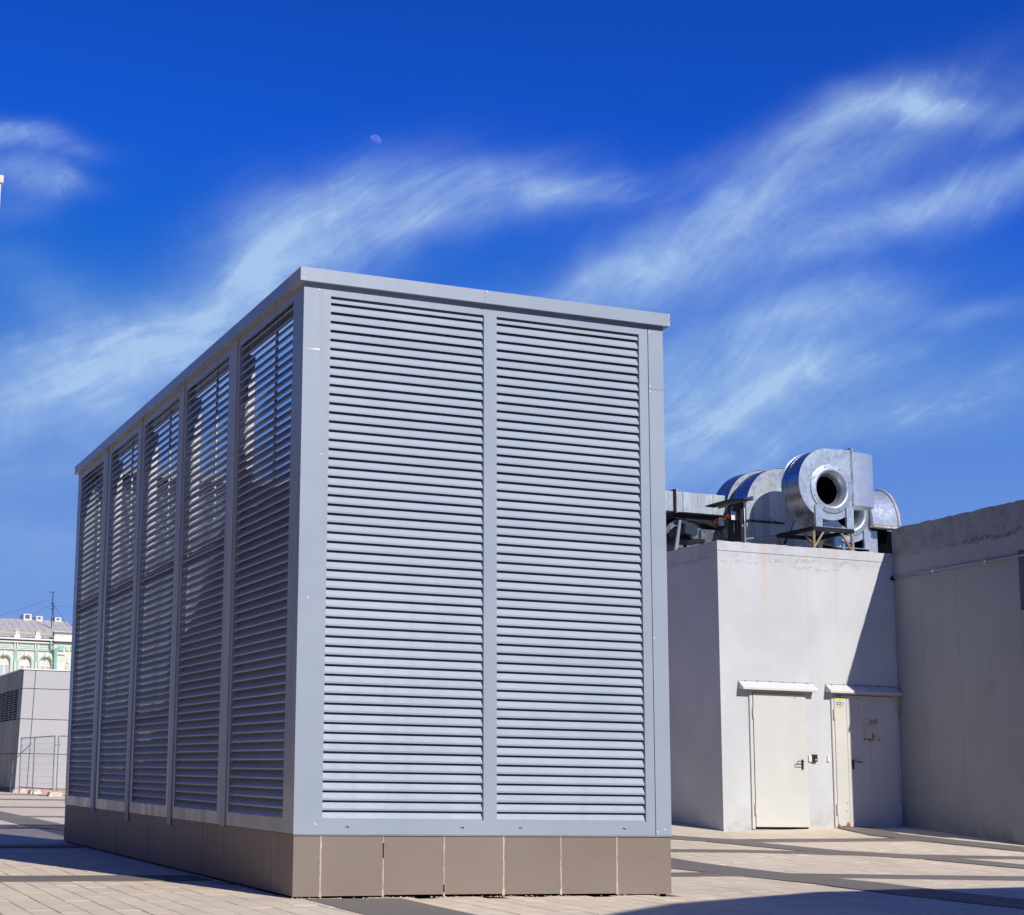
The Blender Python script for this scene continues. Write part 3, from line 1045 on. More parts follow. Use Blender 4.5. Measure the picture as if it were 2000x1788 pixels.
# oval plate print with faded word
pl = []
for i in range(40):
    t = 2 * PI * i / 40
    x = 16.855 + (.10 if math.cos(t) > 0 else -.10) + .045 * math.cos(t); z = 2.03 + .045 * math.sin(t)
    pl.append((x, z))
mb = MB()
inn = [(16.855 + (p[0] - 16.855) * .965, 2.03 + (p[1] - 2.03) * .88) for p in pl]
vs = [(p[0], BY - .0338, p[1]) for p in pl] + [(p[0], BY - .0338, p[1]) for p in inn]
mb.add(vs, [(i, (i + 1) % 40, 40 + (i + 1) % 40, 40 + i) for i in range(40)])
ov = mb.build('oval_sign', M['sign_grey'], door2)
fc = D.curves.new('word', 'FONT'); fc.body = 'atell'; fc.size = .095; fc.align_x = 'CENTER'; fc.align_y = 'CENTER'; fc.extrude = .0003; fc.offset = .002
fo = D.objects.new('word_tmp', fc); C.objects.link(fo)
bpy.context.view_layer.update()
me = D.meshes.new_from_object(fo.evaluated_get(bpy.context.evaluated_depsgraph_get()))
D.objects.remove(fo)
me.materials.clear(); me.materials.append(M['sign_grey'])
wo_ = obj('sign_word', me, None, ov)
wo_.location = Vector((16.90, BY - .0345, 2.03)) - root_loc(ov)
wo_.rotation_euler = (PI / 2, 0, 0)


def canopy(x0, x1, label):
    t_ = thing('door_canopy', label, 'canopy', ((x0 + x1) / 2, BY, 2.5), 'sheet metal canopies over the doors')
    prof = [(BY - .002, 2.592), (BY - .12, 2.503), (BY - .135, 2.487), (BY - .135, 2.462), (BY - .122, 2.458)]
    MB().sheet(prof, 'x', x0, x1, .003).build('sheet', M['white_metal'], t_)
    for xe in (x0 + .004, x1 - .007):
        MB().prism([(BY - .002, 2.585), (BY - .118, 2.498), (BY - .118, 2.468), (BY - .002, 2.468)], 'x', xe, xe + .003).build('end_plate', M['white_metal'], t_)
    s_ = MB()
    n = 6
    for i in range(n):
        xx = x0 + .12 + (x1 - x0 - .24) * i / (n - 1)
        s_.box(xx - .006, xx + .006, BY - .016, BY - .001, 2.585, 2.603)
    MB().box(x0 + .002, x1 - .002, BY - .006, BY - .001, 2.594, 2.600).build('sealant_strip', M['sign_grey'], t_)
    o = s_.build('fixing_screws', M['dark_steel'], t_)
    return t_


canopy(14.42, 15.80, 'white sheet metal canopy over the clean sunlit door')
canopy(16.035, 17.405, 'white sheet metal canopy over the rusty door, half in shadow')

# small fittings on the wall between the doors
a = MB().box(15.672, 15.726, BY - .022, BY - .001, 1.378, 1.472)
tag(a.build('wall_box', M['white_pl']), 'small cream rounded plate left of the black card reader', 'wall plate')
t_ = thing('card_reader', 'black box reader on the wall between the two doors', 'card reader', (15.78, BY, 1.43))
MB().box(15.736, 15.818, BY - .04, BY - .001, 1.374, 1.489).build('reader_body', M['black'], t_)
MB().box(15.775, 15.80, BY - .043, BY - .0405, 1.40, 1.415).build('indicator', M['st_white'], t_)
a = MB().box(16.025, 16.072, BY - .02, BY - .001, 1.384, 1.478)
tag(a.build('wall_box', M['white_pl']), 'small cream plate beside the frame of the rusty door', 'wall plate')
sm = MB()
for k in range(26):
    x = random.uniform(15.84, 16.0); z = 1.425 + random.gauss(0, .014); r_ = random.uniform(.003, .009)
    sm.add([(x + r_ * 1.6 * math.cos(q), BY - .0008 - k * .00001, z + r_ * math.sin(q)) for q in (0, 1.2, 2.3, 3.4, 4.6, 5.5)], [(0, 1, 2, 3, 4, 5)])
sm.build('rust_smear', M['hose'], room)

# ------------------------------------------------------------------ tall concrete building on the right
NV = Vector((.9985, -.0556, 0)).normalized()
along = Vector((.0556, .9985, 0)).normalized()      # away from the camera


def wp(y, out=0.0):
    """point of the wall face at world y, moved out towards the plaza"""
    P0 = Vector((17.44, 20.985, 0))
    t = (y - P0.y) / along.y
    q = P0 + along * t - NV * out
    return q.x, q.y


cb = thing('concrete_building', 'tall grey beige concrete wall building in shade on the right edge', 'building', (17.3, 18, 0))


def wall_piece(y0, y1, z0, z1, name, mat, out=0.0, back=.12, ragged=False):
    a = wp(y0, out); b = wp(y1, out); c = wp(y1, -back); d = wp(y0, -back)
    mb = MB()
    if not ragged:
        mb.prism([a, b, c, d], 'z', z0, z1)
    else:
        n = 40
        vs = []
        for i in range(n + 1):
            t = i / n
            zz = z1 + random.uniform(-.014, .004)
            f = (a[0] + (b[0] - a[0]) * t, a[1] + (b[1] - a[1]) * t); r_ = (d[0] + (c[0] - d[0]) * t, d[1] + (c[1] - d[1]) * t)
            vs += [(f[0], f[1], z0), (f[0], f[1], zz), (r_[0], r_[1], zz), (r_[0], r_[1], z0)]
        fs = []
        for i in range(n):
            p = 4 * i
            fs += [(p, p + 1, p + 5, p + 4), (p + 1, p + 2, p + 6, p + 5), (p + 2, p + 3, p + 7, p + 6)]
        fs += [(0, 3, 2, 1), (4 * n, 4 * n + 1, 4 * n + 2, 4 * n + 3)]
        mb.add(vs, fs)
    return mb.build(name, mat, cb)


YE = 17.83
TOPB = 4.80
for y0, y1 in ((20.297, 20.985), (19.481, 20.293), (18.104, 19.477)):
    wall_piece(y0, y1, -.1, TOPB, 'concrete_panel', M['grey_wall'])
wall_piece(YE, 18.100, 1.55, 3.575, 'concrete_panel', M['grey_wall'])
wall_piece(YE, 18.100, 4.452, TOPB, 'concrete_panel', M['grey_wall'])
wall_piece(YE, YE + .03, 3.576, 4.451, 'recess_end', M['grey_wall'])
wall_piece(YE, 20.985, TOPB + .001, 5.18, 'parapet', M['grey_wall'], .004, .35, True)
# body behind the face panels; the recess keeps its back wall 12 cm in
a = wp(YE + .002, -.121); b = wp(20.97, -.121)
MB().prism([a, b, (26, 20.97), (26, YE + .002)], 'z', 1.551, 5.12).build('building_body', M['grey_wall'], cb)
a = wp(18.106, -.121); b = wp(20.97, -.121)
MB().prism([a, b, (26, 20.97), (26, 18.106)], 'z', -.1, 1.55).build('building_base', M['grey_wall'], cb)

# conduit
pt = [(*wp(y, .035), 4.363) for y in (20.97, 20.0, 19.0, 18.0, 17.86)]
t_ = thing('conduit_pipe', 'thin grey conduit running along the top of the concrete wall', 'conduit', pt[0])
MB().tube(pt, .018, 10).build('pipe', M['fence'], t_)
for y in (19.95, 18.75):
    p = wp(y, .03)
    MB().box(p[0] - .024, p[0] + .03, p[1] - .012, p[1] + .012, 4.338, 4.39).build('clip', M['galv'], t_)
p = wp(20.97, .03)
MB().cyl((p[0] - .03, p[1] - .03, 4.355), (p[0] + .06, p[1] + .0, 4.36), .03, 12).build('end_socket', M['void'], t_)

# ------------------------------------------------------------------ roof plant
RZ = 4.75


def fan(label, cx, cz, R, yf, depth, stand, feet_z):
    t_ = thing('centrifugal_fan', label, 'fan', (cx, yf, RZ), 'centrifugal fans on the roof')
    xr = cx + .44
    out = arc(cx, cz, R, 90, 318, 44)
    prof = [(xr, cz + R + .01)] + out + [(xr, cz - .29)]
    mb = MB()
    # front cheek: a plate with the round inlet cut out; both cheeks stand proud of the rolled rim
    hx, hz, hr = cx + .035, cz - .075, .30
    dense = []
    for p, q in zip(prof, prof[1:] + prof[:1]):
        k_ = max(1, int(math.hypot(q[0] - p[0], q[1] - p[1]) / .04))
        dense += [(p[0] + (q[0] - p[0]) * j / k_, p[1] + (q[1] - p[1]) * j / k_) for j in range(k_)]
    nn = len(dense)
    hole = []
    for p in dense:
        a_ = math.atan2(p[1] - hz, p[0] - hx)
        hole.append((hx + hr * math.cos(a_), hz + hr * math.sin(a_)))
    vv = [(p[0], yf, p[1]) for p in dense] + [(p[0], yf, p[1]) for p in hole] + [(p[0], yf + .006, p[1]) for p in dense] + [(p[0], yf + .006, p[1]) for p in hole]
    ff_ = []
    for i in range(nn):
        j = (i + 1) % nn
        ff_ += [(i, j, nn + j, nn + i), (2 * nn + i, 3 * nn + i, 3 * nn + j, 2 * nn + j), (i, 2 * nn + i, 2 * nn + j, j)]
    mb.add(vv, ff_)
    mb.prism(prof, 'y', yf + depth - .006, yf + depth)
    house = mb.build('housing', M['galv'], t_)
    sx = .985
    pr2 = [(cx + (p[0] - cx) * sx, cz + (p[1] - cz) * sx) for p in prof]
    m3 = MB()
    n3 = len(pr2)
    m3.add([(p[0], yf + .006, p[1]) for p in pr2] + [(p[0], yf + depth - .006, p[1]) for p in pr2], [(i, (i + 1) % n3, n3 + (i + 1) % n3, n3 + i) for i in range(n3)], True)
    m3.build('rolled_rim', M['galv_rim'], t_)
    rr = MB()
    for d_ in (.12, .155):
        q = [(cx + (p[0] - cx) * (sx + .002), cz + (p[1] - cz) * (sx + .002)) for p in out]
        rr.sheet(q, 'y', yf + depth - d_ - .004, yf + depth - d_, .0012)
    rr.build('rim_seam', M['galv_rim'], house)
    icx, icz = cx + .035, cz - .075
    ring = MB().lathe_y([(.408, yf - .001), (.41, yf - .012), (.40, yf - .014), (.335, yf - .014), (.322, yf - .018), (.305, yf - .012), (.285, yf + .012), (.262, yf + .05), (.246, yf + .10), (.238, yf + .16), (.236, yf + .165)], icx, icz)
    ring.build('inlet_cone', M['galv'], t_)
    MB().lathe_y([(.2355, yf - .0), (.0001, yf - .0)], icx, icz)
    MB().lathe_y([(.262, yf + .10), (.262, yf + .42), (.0005, yf + .425)], icx, icz).build('inlet_throat', M['void'], t_)
    bl = MB()
    for k in range(8):
        a = rad(20 + 45 * k)
        bl.cyl((icx + .372 * math.cos(a), yf - .02, icz + .372 * math.sin(a)), (icx + .372 * math.cos(a), yf - .014, icz + .372 * math.sin(a)), .009, 6)
    bl.build('bolts', M['dark_steel'], t_)
    # mounting feet
    for (x0, x1) in ((cx - .31, cx - .18), (cx + .30, cx + .44)):
        zt = cz - .36
        f_ = MB().box(x0, x1, yf - .03, yf - .022, feet_z, zt)
        f_.box(x0, x0 + .006, yf - .022, yf + .02, feet_z, zt).box(x1 - .006, x1, yf - .022, yf + .03, feet_z, zt)
        f_.build('foot_channel', M['galv'], t_)
        MB().box(x0, x1, yf + depth + .001, yf + depth + .009, feet_z, zt).build('foot_plate', M['galv'], t_)
    MB().box(cx - .31, cx + .44, yf - .03, yf + .0, feet_z - .012, feet_z - .001).build('foot_bar', M['galv'], t_)
    return t_, xr


F1, xr = fan('galvanised snail fan raised on a steel stand at the roof edge', 16.53, 5.91, .60, 21.35, .47, True, 5.195)
fl = MB().box(xr + .001, xr + .012, 21.335, 21.835, 5.60, 6.56).build('outlet_flange', M['galv'], F1)
MB().box(xr + .018, xr + .034, 21.33, 21.84, 5.595, 6.565).build('outlet_flange', M['galv'], F1)
MB().box(xr + .012, xr + .018, 21.34, 21.83, 5.61, 6.55).build('gasket', M['void'], F1)
plan = [(xr + .035, 21.355)] + [(xr + .06 + .54 * math.sin(rad(a)), 21.585 - .23 * math.cos(rad(a))) for a in range(0, 181, 9)] + [(xr + .035, 21.815)]
elb = MB().prism(plan, 'z', 5.60, 6.50, True)
tag(elb.build('discharge_duct', M['galv_bright']), 'upright rounded duct box bolted to the outlet of the raised fan', 'duct')

# the steel stand under the fan
sd = thing('fan_stand', 'dark steel stand with orange legs carrying the front fan', 'stand', (16.55, 21.8, RZ))
x0, x1, y0, y1 = 16.17, 16.955, 21.33, 22.25
zb = 5.115
MB().box(x0 - .03, x1, y0 - .03, y0 + .03, zb, 5.18).build('beam', M['dark_steel'], sd)
MB().box(x0 - .03, x1, y1 - .03, y1 + .03, zb, 5.18).build('beam', M['dark_steel'], sd)
MB().box(x0 - .03, x0 + .03, y0 + .031, y1 - .031, zb, 5.18).build('beam', M['dark_steel'], sd)
MB().box(x1 - .06, x1, y0 + .031, y1 - .031, zb, 5.18).build('beam', M['dark_steel'], sd)
for x in (x0, x1 - .03):
    for y in (y0, y1):
        MB().box(x - .018, x + .018, y - .018, y + .018, RZ, zb - .001).build('leg', M['orange'], sd)
for (p, q) in (((x0 + .02, y0, 4.86), (x0 + .2, y0, zb)), ((x1 - .05, y0, 4.84), (x1 - .24, y0, zb)), ((x0, y0 + .02, 4.86), (x0, y0 + .25, zb)), ((x0, y1 - .02, 4.86), (x0, y1 - .25, zb)), ((x1 - .03, y0 + .02, 4.86), (x1 - .03, y0 + .25, zb))):
    MB().cyl(p, q, .02, 4, smooth=False).build('brace', M['orange'] if p[1] < 21.4 else M['dark_steel'], sd)

F2, xr2 = fan('galvanised snail fan standing low behind the raised fan', 17.55, 5.72, .60, 22.2, .47, False, 5.03)
# duct elbow of the second fan, turning down
el2 = thing('duct_elbow', 'large rounded galvanised duct drum right of the fans with a weathered end flange', 'duct', (18.3, 22.4, 5.4))
def drum(k, z0=5.43):
    return [(23.15, z0), (22.66 - .57 * k, z0)] + [(22.66 - .57 * k * math.cos(rad(a)), 5.46 + .70 * k * math.sin(rad(a))) for a in range(0, 91, 5)] + [(23.15, 5.46 + .70 * k)]
MB().prism(drum(1.0), 'x', 17.98, 18.50, True).build('duct_body', M['galv_bright'], el2)
MB().prism(drum(1.035, 5.41), 'x', 18.501, 18.515).build('end_flange', M['galv2'], el2)
rim = MB()
for i in range(34):
    a0, a1 = rad(92 * i / 34), rad(92 * (i + .92) / 34)
    k0 = .985; k1 = 1.04 + random.uniform(-.008, .01)
    q = [(22.66 - .57 * kk * math.cos(aa), 5.46 + .70 * kk * math.sin(aa)) for kk, aa in ((k0, a0), (k1, a0), (k1, a1), (k0, a1))]
    rim.prism(q, 'x', 18.516, 18.535 + random.uniform(0, .012))
o = rim.build('weathered_sealant', M['concrete'], el2); o['kind'] = 'stuff'
rim2 = MB()
for i in range(14):
    xx = 17.98 + .54 * i / 14
    rim2.box(xx, xx + .036, 22.07 + random.uniform(-.006, .006), 22.10, 5.405 + random.uniform(-.006, .004), 5.428)
o = rim2.build('bottom_seam', M['concrete'], el2); o['kind'] = 'stuff'
tag(MB().box(18.03, 18.21, 22.28, 22.34, RZ, 5.37).build('duct_support_panel', M['galv']), 'narrow bright metal panel under the elbow duct', 'panel')
tag(MB().box(18.22, 19.1, 22.36, 22.9, RZ, 5.40).build('shade_gap_box', M['void']), 'black box added for the shaded gap below the elbow duct', 'shade box')  # stands in for the shade under the duct, put in as black


tag(MB().box(16.6, 18.6, 23.7, 24.4, RZ, 5.62).build('rear_duct', M['dark_steel']), 'low duct behind the two snail fans, coloured near black for its shade', 'duct')  # dark steel in place of galvanised sheet, the shade put into its colour

# big twin elbow duct on the left of the fans
def seam_duct(name, label, x0, R, zc, xe, yf, yb):
    t_ = thing(name, label, 'duct', (x0, yf, RZ))
    xc = x0 + R
    # front sheet made of strips with standing seams
    outline = [(x0, RZ), (x0, zc)] + arc(xc, zc, R, 180, 90, 18)[1:] + [(xe, zc + R), (xe, RZ)]
    MB().prism(outline, 'y', yf, yb, True).build('duct_body', M['galv_rim'], t_)
    xx = x0 + .004
    k = 0
    while xx < xe - .02:
        x2 = min(xx + .158, xe)
        def top(x):
            return zc + (math.sqrt(max(0, R * R - (xc - x) ** 2)) if x < xc else R) - .004
        mid = [(xx + (x2 - xx) * j / 4, top(xx + (x2 - xx) * j / 4)) for j in range(5)]
        off = .004 + (.003 if k % 2 else 0)
        MB().prism([(xx, RZ), (x2 - .002, RZ)] + mid[::-1], 'y', yf - off, yf - .0005).build('sheet_strip', M[('galv2', 'galv', 'galv2', 'galv_bright', 'galv')[k % 5]], t_)
        xx = x2; k += 1
    rp = [(x0 - .004, RZ), (x0 - .004, zc)] + arc(xc, zc, R + .004, 180, 90, 18)[1:] + [(xe, zc + R + .004)]
    MB().sheet(rp, 'y', yf - .02, yf - .008, .006).build('edge_flange', M['galv2'], t_)
    return t_


seam_duct('elbow_duct', 'nearer of two big rounded seamed ducts left of the fans', 15.70, .76, 5.62, 17.1, 22.5, 22.93)
seam_duct('elbow_duct', 'farther of two big rounded seamed ducts, joined to the level duct', 15.70, .78, 5.66, 17.1, 23.08, 23.5)
# joint rail across the front of the nearer duct, base rail
r_ = thing('mounting_rail', 'perforated steel rail at the foot of the rounded ducts', 'rail', (15.7, 22.3, 5.0))
MB().cyl((15.46, 22.3, 5.05), (16.42, 22.3, 5.20), .016, 4, smooth=False).build('rail', M['fence'], r_)
MB().cyl((16.42, 22.3, 5.20), (16.53, 22.3, 5.44), .016, 4, smooth=False).build('rail', M['fence'], r_)
MB().box(15.67, 16.45, 22.46, 22.485, 5.40, 5.425).build('joint_bar', M['dark_steel'], r_)

# level duct running left
t_ = thing('level_duct', 'long level galvanised duct running left from the rounded ducts', 'duct', (14.0, 23.1, 5.6))
MB().box(10.0, 15.695, 23.1, 24.1, 5.585, 5.935).build('duct_body', M['galv2'], t_)
xx = 10.0
k = 0
while xx < 15.69:
    x2 = min(xx + .147, 15.69)
    if not (14.68 < xx < 14.78):
        MB().box(xx, x2 - .002, 23.092 - (.004 if k % 2 else 0), 23.0995, 5.587, 5.933).build('sheet_strip', M['galv2'] if k % 3 else M['galv'], t_)
    xx = x2; k += 1
MB().box(14.66, 14.69, 23.05, 24.13, 5.56, 5.965).build('flange', M['dark_steel'], t_)
MB().box(14.695, 14.72, 23.05, 24.13, 5.56, 5.965).build('flange', M['galv'], t_)
# dark sloping transition below
MB().prism([(14.75, 5.58), (15.69, 5.58), (15.69, 5.34), (15.35, 5.44), (14.75, 5.50)], 'y', 23.2, 24.0).build('transition', M['dark_steel'], t_)

# motor and its frame below the level duct
mt = thing('fan_motor', 'dark teal electric motor under the level duct', 'motor', (14.75, 22.9, RZ))
MB().cyl((14.75, 22.7, 5.21), (14.75, 23.2, 5.21), .125, 24).build('motor_body', M['green_motor'], mt)
fin = MB()
for k in range(20):
    a = 2 * PI * k / 20
    fin.box(0, 0, 0, 0, 0, 0) if False else fin.cyl((14.75 + .125 * math.cos(a), 22.75, 5.21 + .125 * math.sin(a)), (14.75 + .125 * math.cos(a), 23.15, 5.21 + .125 * math.sin(a)), .008, 4)
fin.build('cooling_fins', M['green_motor'], mt)
MB().box(14.61, 14.75, 22.8, 23.0, 5.33, 5.385).build('terminal_box', M['green_motor'], mt)
MB().box(14.5, 15.05, 22.75, 23.2, 5.03, 5.08).build('base_plate', M['dark_steel'], mt)
MB().prism([(14.40, RZ), (14.47, RZ), (14.56, 5.37), (14.52, 5.37)], 'y', 22.7, 22.74).build('leg', M['fence'], mt)
MB().box(15.0, 15.04, 22.76, 22.8, RZ, 5.03).build('leg', M['dark_steel'], mt)
t_ = thing('lower_fan_casing', 'shaded fan casing behind the dark teal motor', 'fan casing', (15.2, 23.6, RZ))
MB().prism(arc(15.0, 5.1, .42, 0, 360, 32)[:-1], 'y', 23.3, 23.7, True).build('casing', M['galv_rim'], t_)
MB().box(14.98, 15.01, 23.25, 23.29, RZ, 5.5).build('upright', M['dark_steel'], t_)
MB().box(15.30, 15.69, 23.24, 23.6, RZ, 5.34).build('duct_side', M['galv_rim'], t_)

# switch gear on a post with its little roof
sg = thing('switch_post', 'dark upright cable tray post at the roof corner carrying switch boxes', 'post', (14.8, 21.4, RZ))
MB().box(14.74, 14.80, 21.27, 21.62, RZ, 5.47).build('cable_tray', M['dark_steel'], sg)
for y in (21.33, 21.42, 21.52):
    MB().box(14.733, 14.7395, y, y + .02, RZ, 5.4).build('cable', M['black'], sg)
MB().box(14.80, 14.82, 21.26, 21.28, RZ, 5.5).build('upright', M['fence'], sg)
cn = thing('switch_canopy', 'thin dark metal rain cover over the switch boxes', 'canopy', (14.75, 21.6, 5.5))
MB().prism([(21.12, 5.48), (21.55, 5.535), (22.1, 5.535), (22.1, 5.550), (21.55, 5.55), (21.12, 5.495)], 'x', 14.70, 14.88).build('cover_sheet', M['dark_steel'], cn)
MB().box(14.70, 14.88, 22.101, 22.2, 5.525, 5.545).build('bent_corner', M['dark_steel'], cn)
MB().box(14.881, 14.889, 21.12, 22.1, 5.49, 5.556).build('rim', M['galv'], cn)


def switch(y0, y1, z0, z1, knobs, label):
    t_ = thing('switch_box', label, 'switch box', (14.7, y0, z0), 'isolator switches at the roof corner')
    MB().box(14.655, 14.735, y0 + .006, y1, z0, z1).build('box_body', M['dark_steel'], t_)
    MB().box(14.645, 14.739, y0 - .006, y0 + .005, z0 - .004, z1 + .004).build('cover', M['white_pl'], t_)
    for (y, z) in knobs:
        k_ = MB().cyl((14.65, y, z), (14.6545, y, z), .034, 20).build('knob_plate', M['yellow'], t_)
        MB().cyl((14.615, y, z), (14.649, y, z), .021, 14).build('knob', M['red'], k_)
    return t_


switch(21.39, 21.62, 5.195, 5.325, [(21.475, 5.265), (21.57, 5.245)], 'upper switch box with red knob and cream side cover')
switch(21.73, 21.95, 5.155, 5.275, [(21.80, 5.225), (21.885, 5.21)], 'lower switch box farther back with two red knobs')
hs = MB().tube([(14.77, 21.33, 5.33), (14.775, 21.32, 5.40), (14.77, 21.36, 5.455), (14.76, 21.43, 5.46), (14.75, 21.49, 5.42), (14.74, 21.52, 5.35)], .014)
hs.build('hose', M['hose'], sg)
hs = MB().tube([(14.77, 21.30, 5.19), (14.775, 21.28, 5.08), (14.775, 21.31, 5.02), (14.77, 21.37, 5.0), (14.76, 21.40, 5.05), (14.76, 21.39, 5.14)], .015)
hs.build('hose', M['hose'], sg)
hs = MB().tube([(14.75, 21.46, 5.19), (14.74, 21.45, 5.10), (14.74, 21.46, 5.02), (14.75, 21.43, 4.99)], .008)
hs.build('hose', M['hose'], sg)
for k, (y, z) in enumerate(((21.82, 5.15), (21.9, 5.15), (21.76, 5.15))):
    MB().tube([(14.70, y, z), (14.70, y - .01, z - .1), (14.71, y - .08, z - .2), (14.73, y - .17, z - .27)], .010).build('cable', M['black'], sg)
MB().tube([(14.80, 21.26, 5.48), (14.80, 21.25, 5.2), (14.80, 21.25, 5.16)], .008).build('hose', M['st_white'], sg)

# ------------------------------------------------------------------ grey panel building on the left
pb = thing('panel_building', 'low grey building of flat cladding panels with a shaded louvre on its side', 'building', (9.8, 61.5, 0))
PY = 61.5
LEAN = .03


def lean_box(mb, x0, x1, y0, y1, z0, z1):
    v = [(x0 + LEAN * z0, y0, z0), (x1 + LEAN * z0, y0, z0), (x1 + LEAN * z0, y1, z0), (x0 + LEAN * z0, y1, z0), (x0 + LEAN * z1, y0, z1), (x1 + LEAN * z1, y0, z1), (x1 + LEAN * z1, y1, z1), (x0 + LEAN * z1, y1, z1)]
    return mb.add(v, [(0, 3, 2, 1), (4, 5, 6, 7), (0, 1, 5, 4), (1, 2, 6, 5), (2, 3, 7, 6), (3, 0, 4, 7)])


lean_box(MB(), 9.86, 20.9, PY + .05, 79.9, .0, 4.70).build('building_core', M['void'], pb)
rows = [.28, 1.593, 2.908, 4.075, 4.775]
cols = [9.815, 10.28, 11.9, 13.5, 15.1, 16.7, 18.3, 19.9]
for z0, z1 in zip(rows[:-1], rows[1:]):
    for x0, x1 in zip(cols[:-1], cols[1:]):
        lean_box(MB(), x0 + .012, x1 - .012, PY, PY + .045, z0 + .012, z1 - .012).build('cladding_panel', M['clad'], pb)
ysd = [PY + .05, 64.3, 67.1, 69.9, 72.7, 75.5, 78.3]
for z0, z1 in zip(rows[:-1], rows[1:]):
    for y0, y1 in zip(ysd[:-1], ysd[1:]):
        if z0 == 2.908 and y0 < 70:
            continue
        lean_box(MB(), 9.815, 9.858, y0 + .012, y1 - .012, z0 + .012, z1 - .012).build('cladding_panel', M['clad_dark'], pb)
for j in range(24):
    yy = PY + .08 + j * .35
lean_box(MB(), 9.815, 9.858, PY + .062, 62.25, 2.92, 4.063).build('cladding_panel', M['clad_dark'], pb)
lv = MB()
z = 2.95
while z < 4.03:
    lv.add([(9.82 + LEAN * z, 62.27, z), (9.82 + LEAN * z, 69.85, z), (9.87 + LEAN * z, 69.85, z + .07), (9.87 + LEAN * z, 62.27, z + .07)], [(0, 1, 2, 3)])
    lv.add([(9.82 + LEAN * z, 62.27, z), (9.82 + LEAN * z, 69.85, z), (9.82 + LEAN * z, 69.85, z + .022), (9.82 + LEAN * z, 62.27, z + .022)], [(0, 1, 2, 3)])
    z += .095
lv.build('louvre_blades', M['clad_dark'], pb)
lf = MB()
for y in (62.27, 63.3, 64.4, 65.5, 66.6, 67.7):
    lean_box(lf, 9.812, 9.84, y, y + .06, 2.92, 4.063)
lf.build('louvre_mullions', M['fence'], pb)
lean_box(MB(), 9.76, 20.95, PY - .03, 79.95, 4.79, 4.84).build('roof_flashing', M['stucco_w'], pb)
lean_box(MB(), 9.84, 20.9, PY + .01, PY + .049, .0, .28).build('plinth', M['brick_pink'], pb)
lean_box(MB(), 9.80, 9.859, PY + .051, 79.9, -.02, .28).build('plinth', M['dark_steel'], pb)

# mesh fence with concrete feet
fence_pts = [(9.93, 60.6), (10.05, 58.6), (10.12, 55.2)]


def fence_panel(p0, p1, z0, ztop, label, mid=True):
    t_ = thing('mesh_fence_panel', label, 'fence panel', (p0[0], p0[1], 0), 'temporary mesh fence panels')
    a = Vector((p0[0], p0[1], 0)); b = Vector((p1[0], p1[1], 0))
    for q in (a, b):
        MB().cyl((q.x, q.y, z0), (q.x, q.y, ztop), .021, 8).build('post', M['fence'], t_)
        MB().cyl((q.x, q.y, ztop - .32), (q.x + .06, q.y, ztop - .30), .03, 6).build('clamp', M['fence'], t_)
    MB().cyl((a.x, a.y, ztop), (b.x, b.y, ztop), .019, 8).build('top_rail', M['fence'], t_)
    MB().cyl((a.x, a.y, z0 + .05), (b.x, b.y, z0 + .05), .019, 8).build('bottom_rail', M['fence'], t_)
    if mid:
        q = a.lerp(b, .42)
        MB().cyl((q.x, q.y, z0), (q.x, q.y, ztop), .021, 8).build('post', M['fence'], t_)
    ms = MB()
    L = (b - a).length
    n = int(L / .10)
    for i in range(1, n):
        q = a.lerp(b, i / n)
        ms.cyl((q.x, q.y, z0 + .05), (q.x, q.y, ztop), .0016, 3, caps=False)
    for i in range(1, 8):
        z = z0 + (ztop - z0) * i / 8
        ms.cyl((a.x, a.y, z), (b.x, b.y, z), .0028, 3, caps=False)
    o = ms.build('wire_mesh', M['fence'], t_)
    return t_


def foot(x, y, label, sx=.35, sy=.6, parent=None):
    mb = MB()
    z0 = h(x, y)
    v = [(x - sx, y - sy / 2, z0), (x + sx, y - sy / 2, z0), (x + sx, y + sy / 2, z0), (x - sx, y + sy / 2, z0)]
    v += [(x + (p[0] - x) * .75, y + (p[1] - y) * .75, z0 + .15) for p in v]
    mb.add(v, [(0, 3, 2, 1), (4, 5, 6, 7), (0, 1, 5, 4), (1, 2, 6, 5), (2, 3, 7, 6), (3, 0, 4, 7)])
    mb.build('concrete_foot', M['concrete'], parent)['label'] = label


fp1 = fence_panel((9.90, 60.9), (10.11, 55.1), .29, 2.16, 'wire mesh fence panel at the corner of the grey building')
fence_panel((10.21, 54.95), (13.2, 54.3), .29, 2.16, 'wire mesh fence panel running behind the louvred enclosure', False)
foot(9.90, 60.9, 'pale concrete foot at the far end of the fence', .28, parent=fp1)
foot(10.06, 58.4, 'pale concrete foot midway along the fence', .22, parent=fp1)
foot(10.16, 55.0, 'grey concrete foot where two fence panels meet', .25, parent=fp1)
# leaning pole
t_ = thing('fence_brace', 'diagonal brace pole leaning on the mesh fence by the grey building', 'brace', (9.7, 60.5, .1))
MB().cyl((9.55, 60.4, 1.30), (10.0, 59.2, 1.95), .018, 6).build('pole', M['fence'], t_)
MB().cyl((9.55, 60.4, 1.30), (9.5, 60.5, .12), .012, 6).build('pole', M['fence'], t_)

# ------------------------------------------------------------------ mint green historic building
mh = thing('mint_building', 'ornate mint green and cream historic building with arched windows, far left', 'building', (30, 190, 0))
MY = 190.0
XL, XR = 12.0, 34.1
WC = [28.43 - 2.46 * k for k in range(6, 0, -1)] + [28.43, 30.93, 33.34]
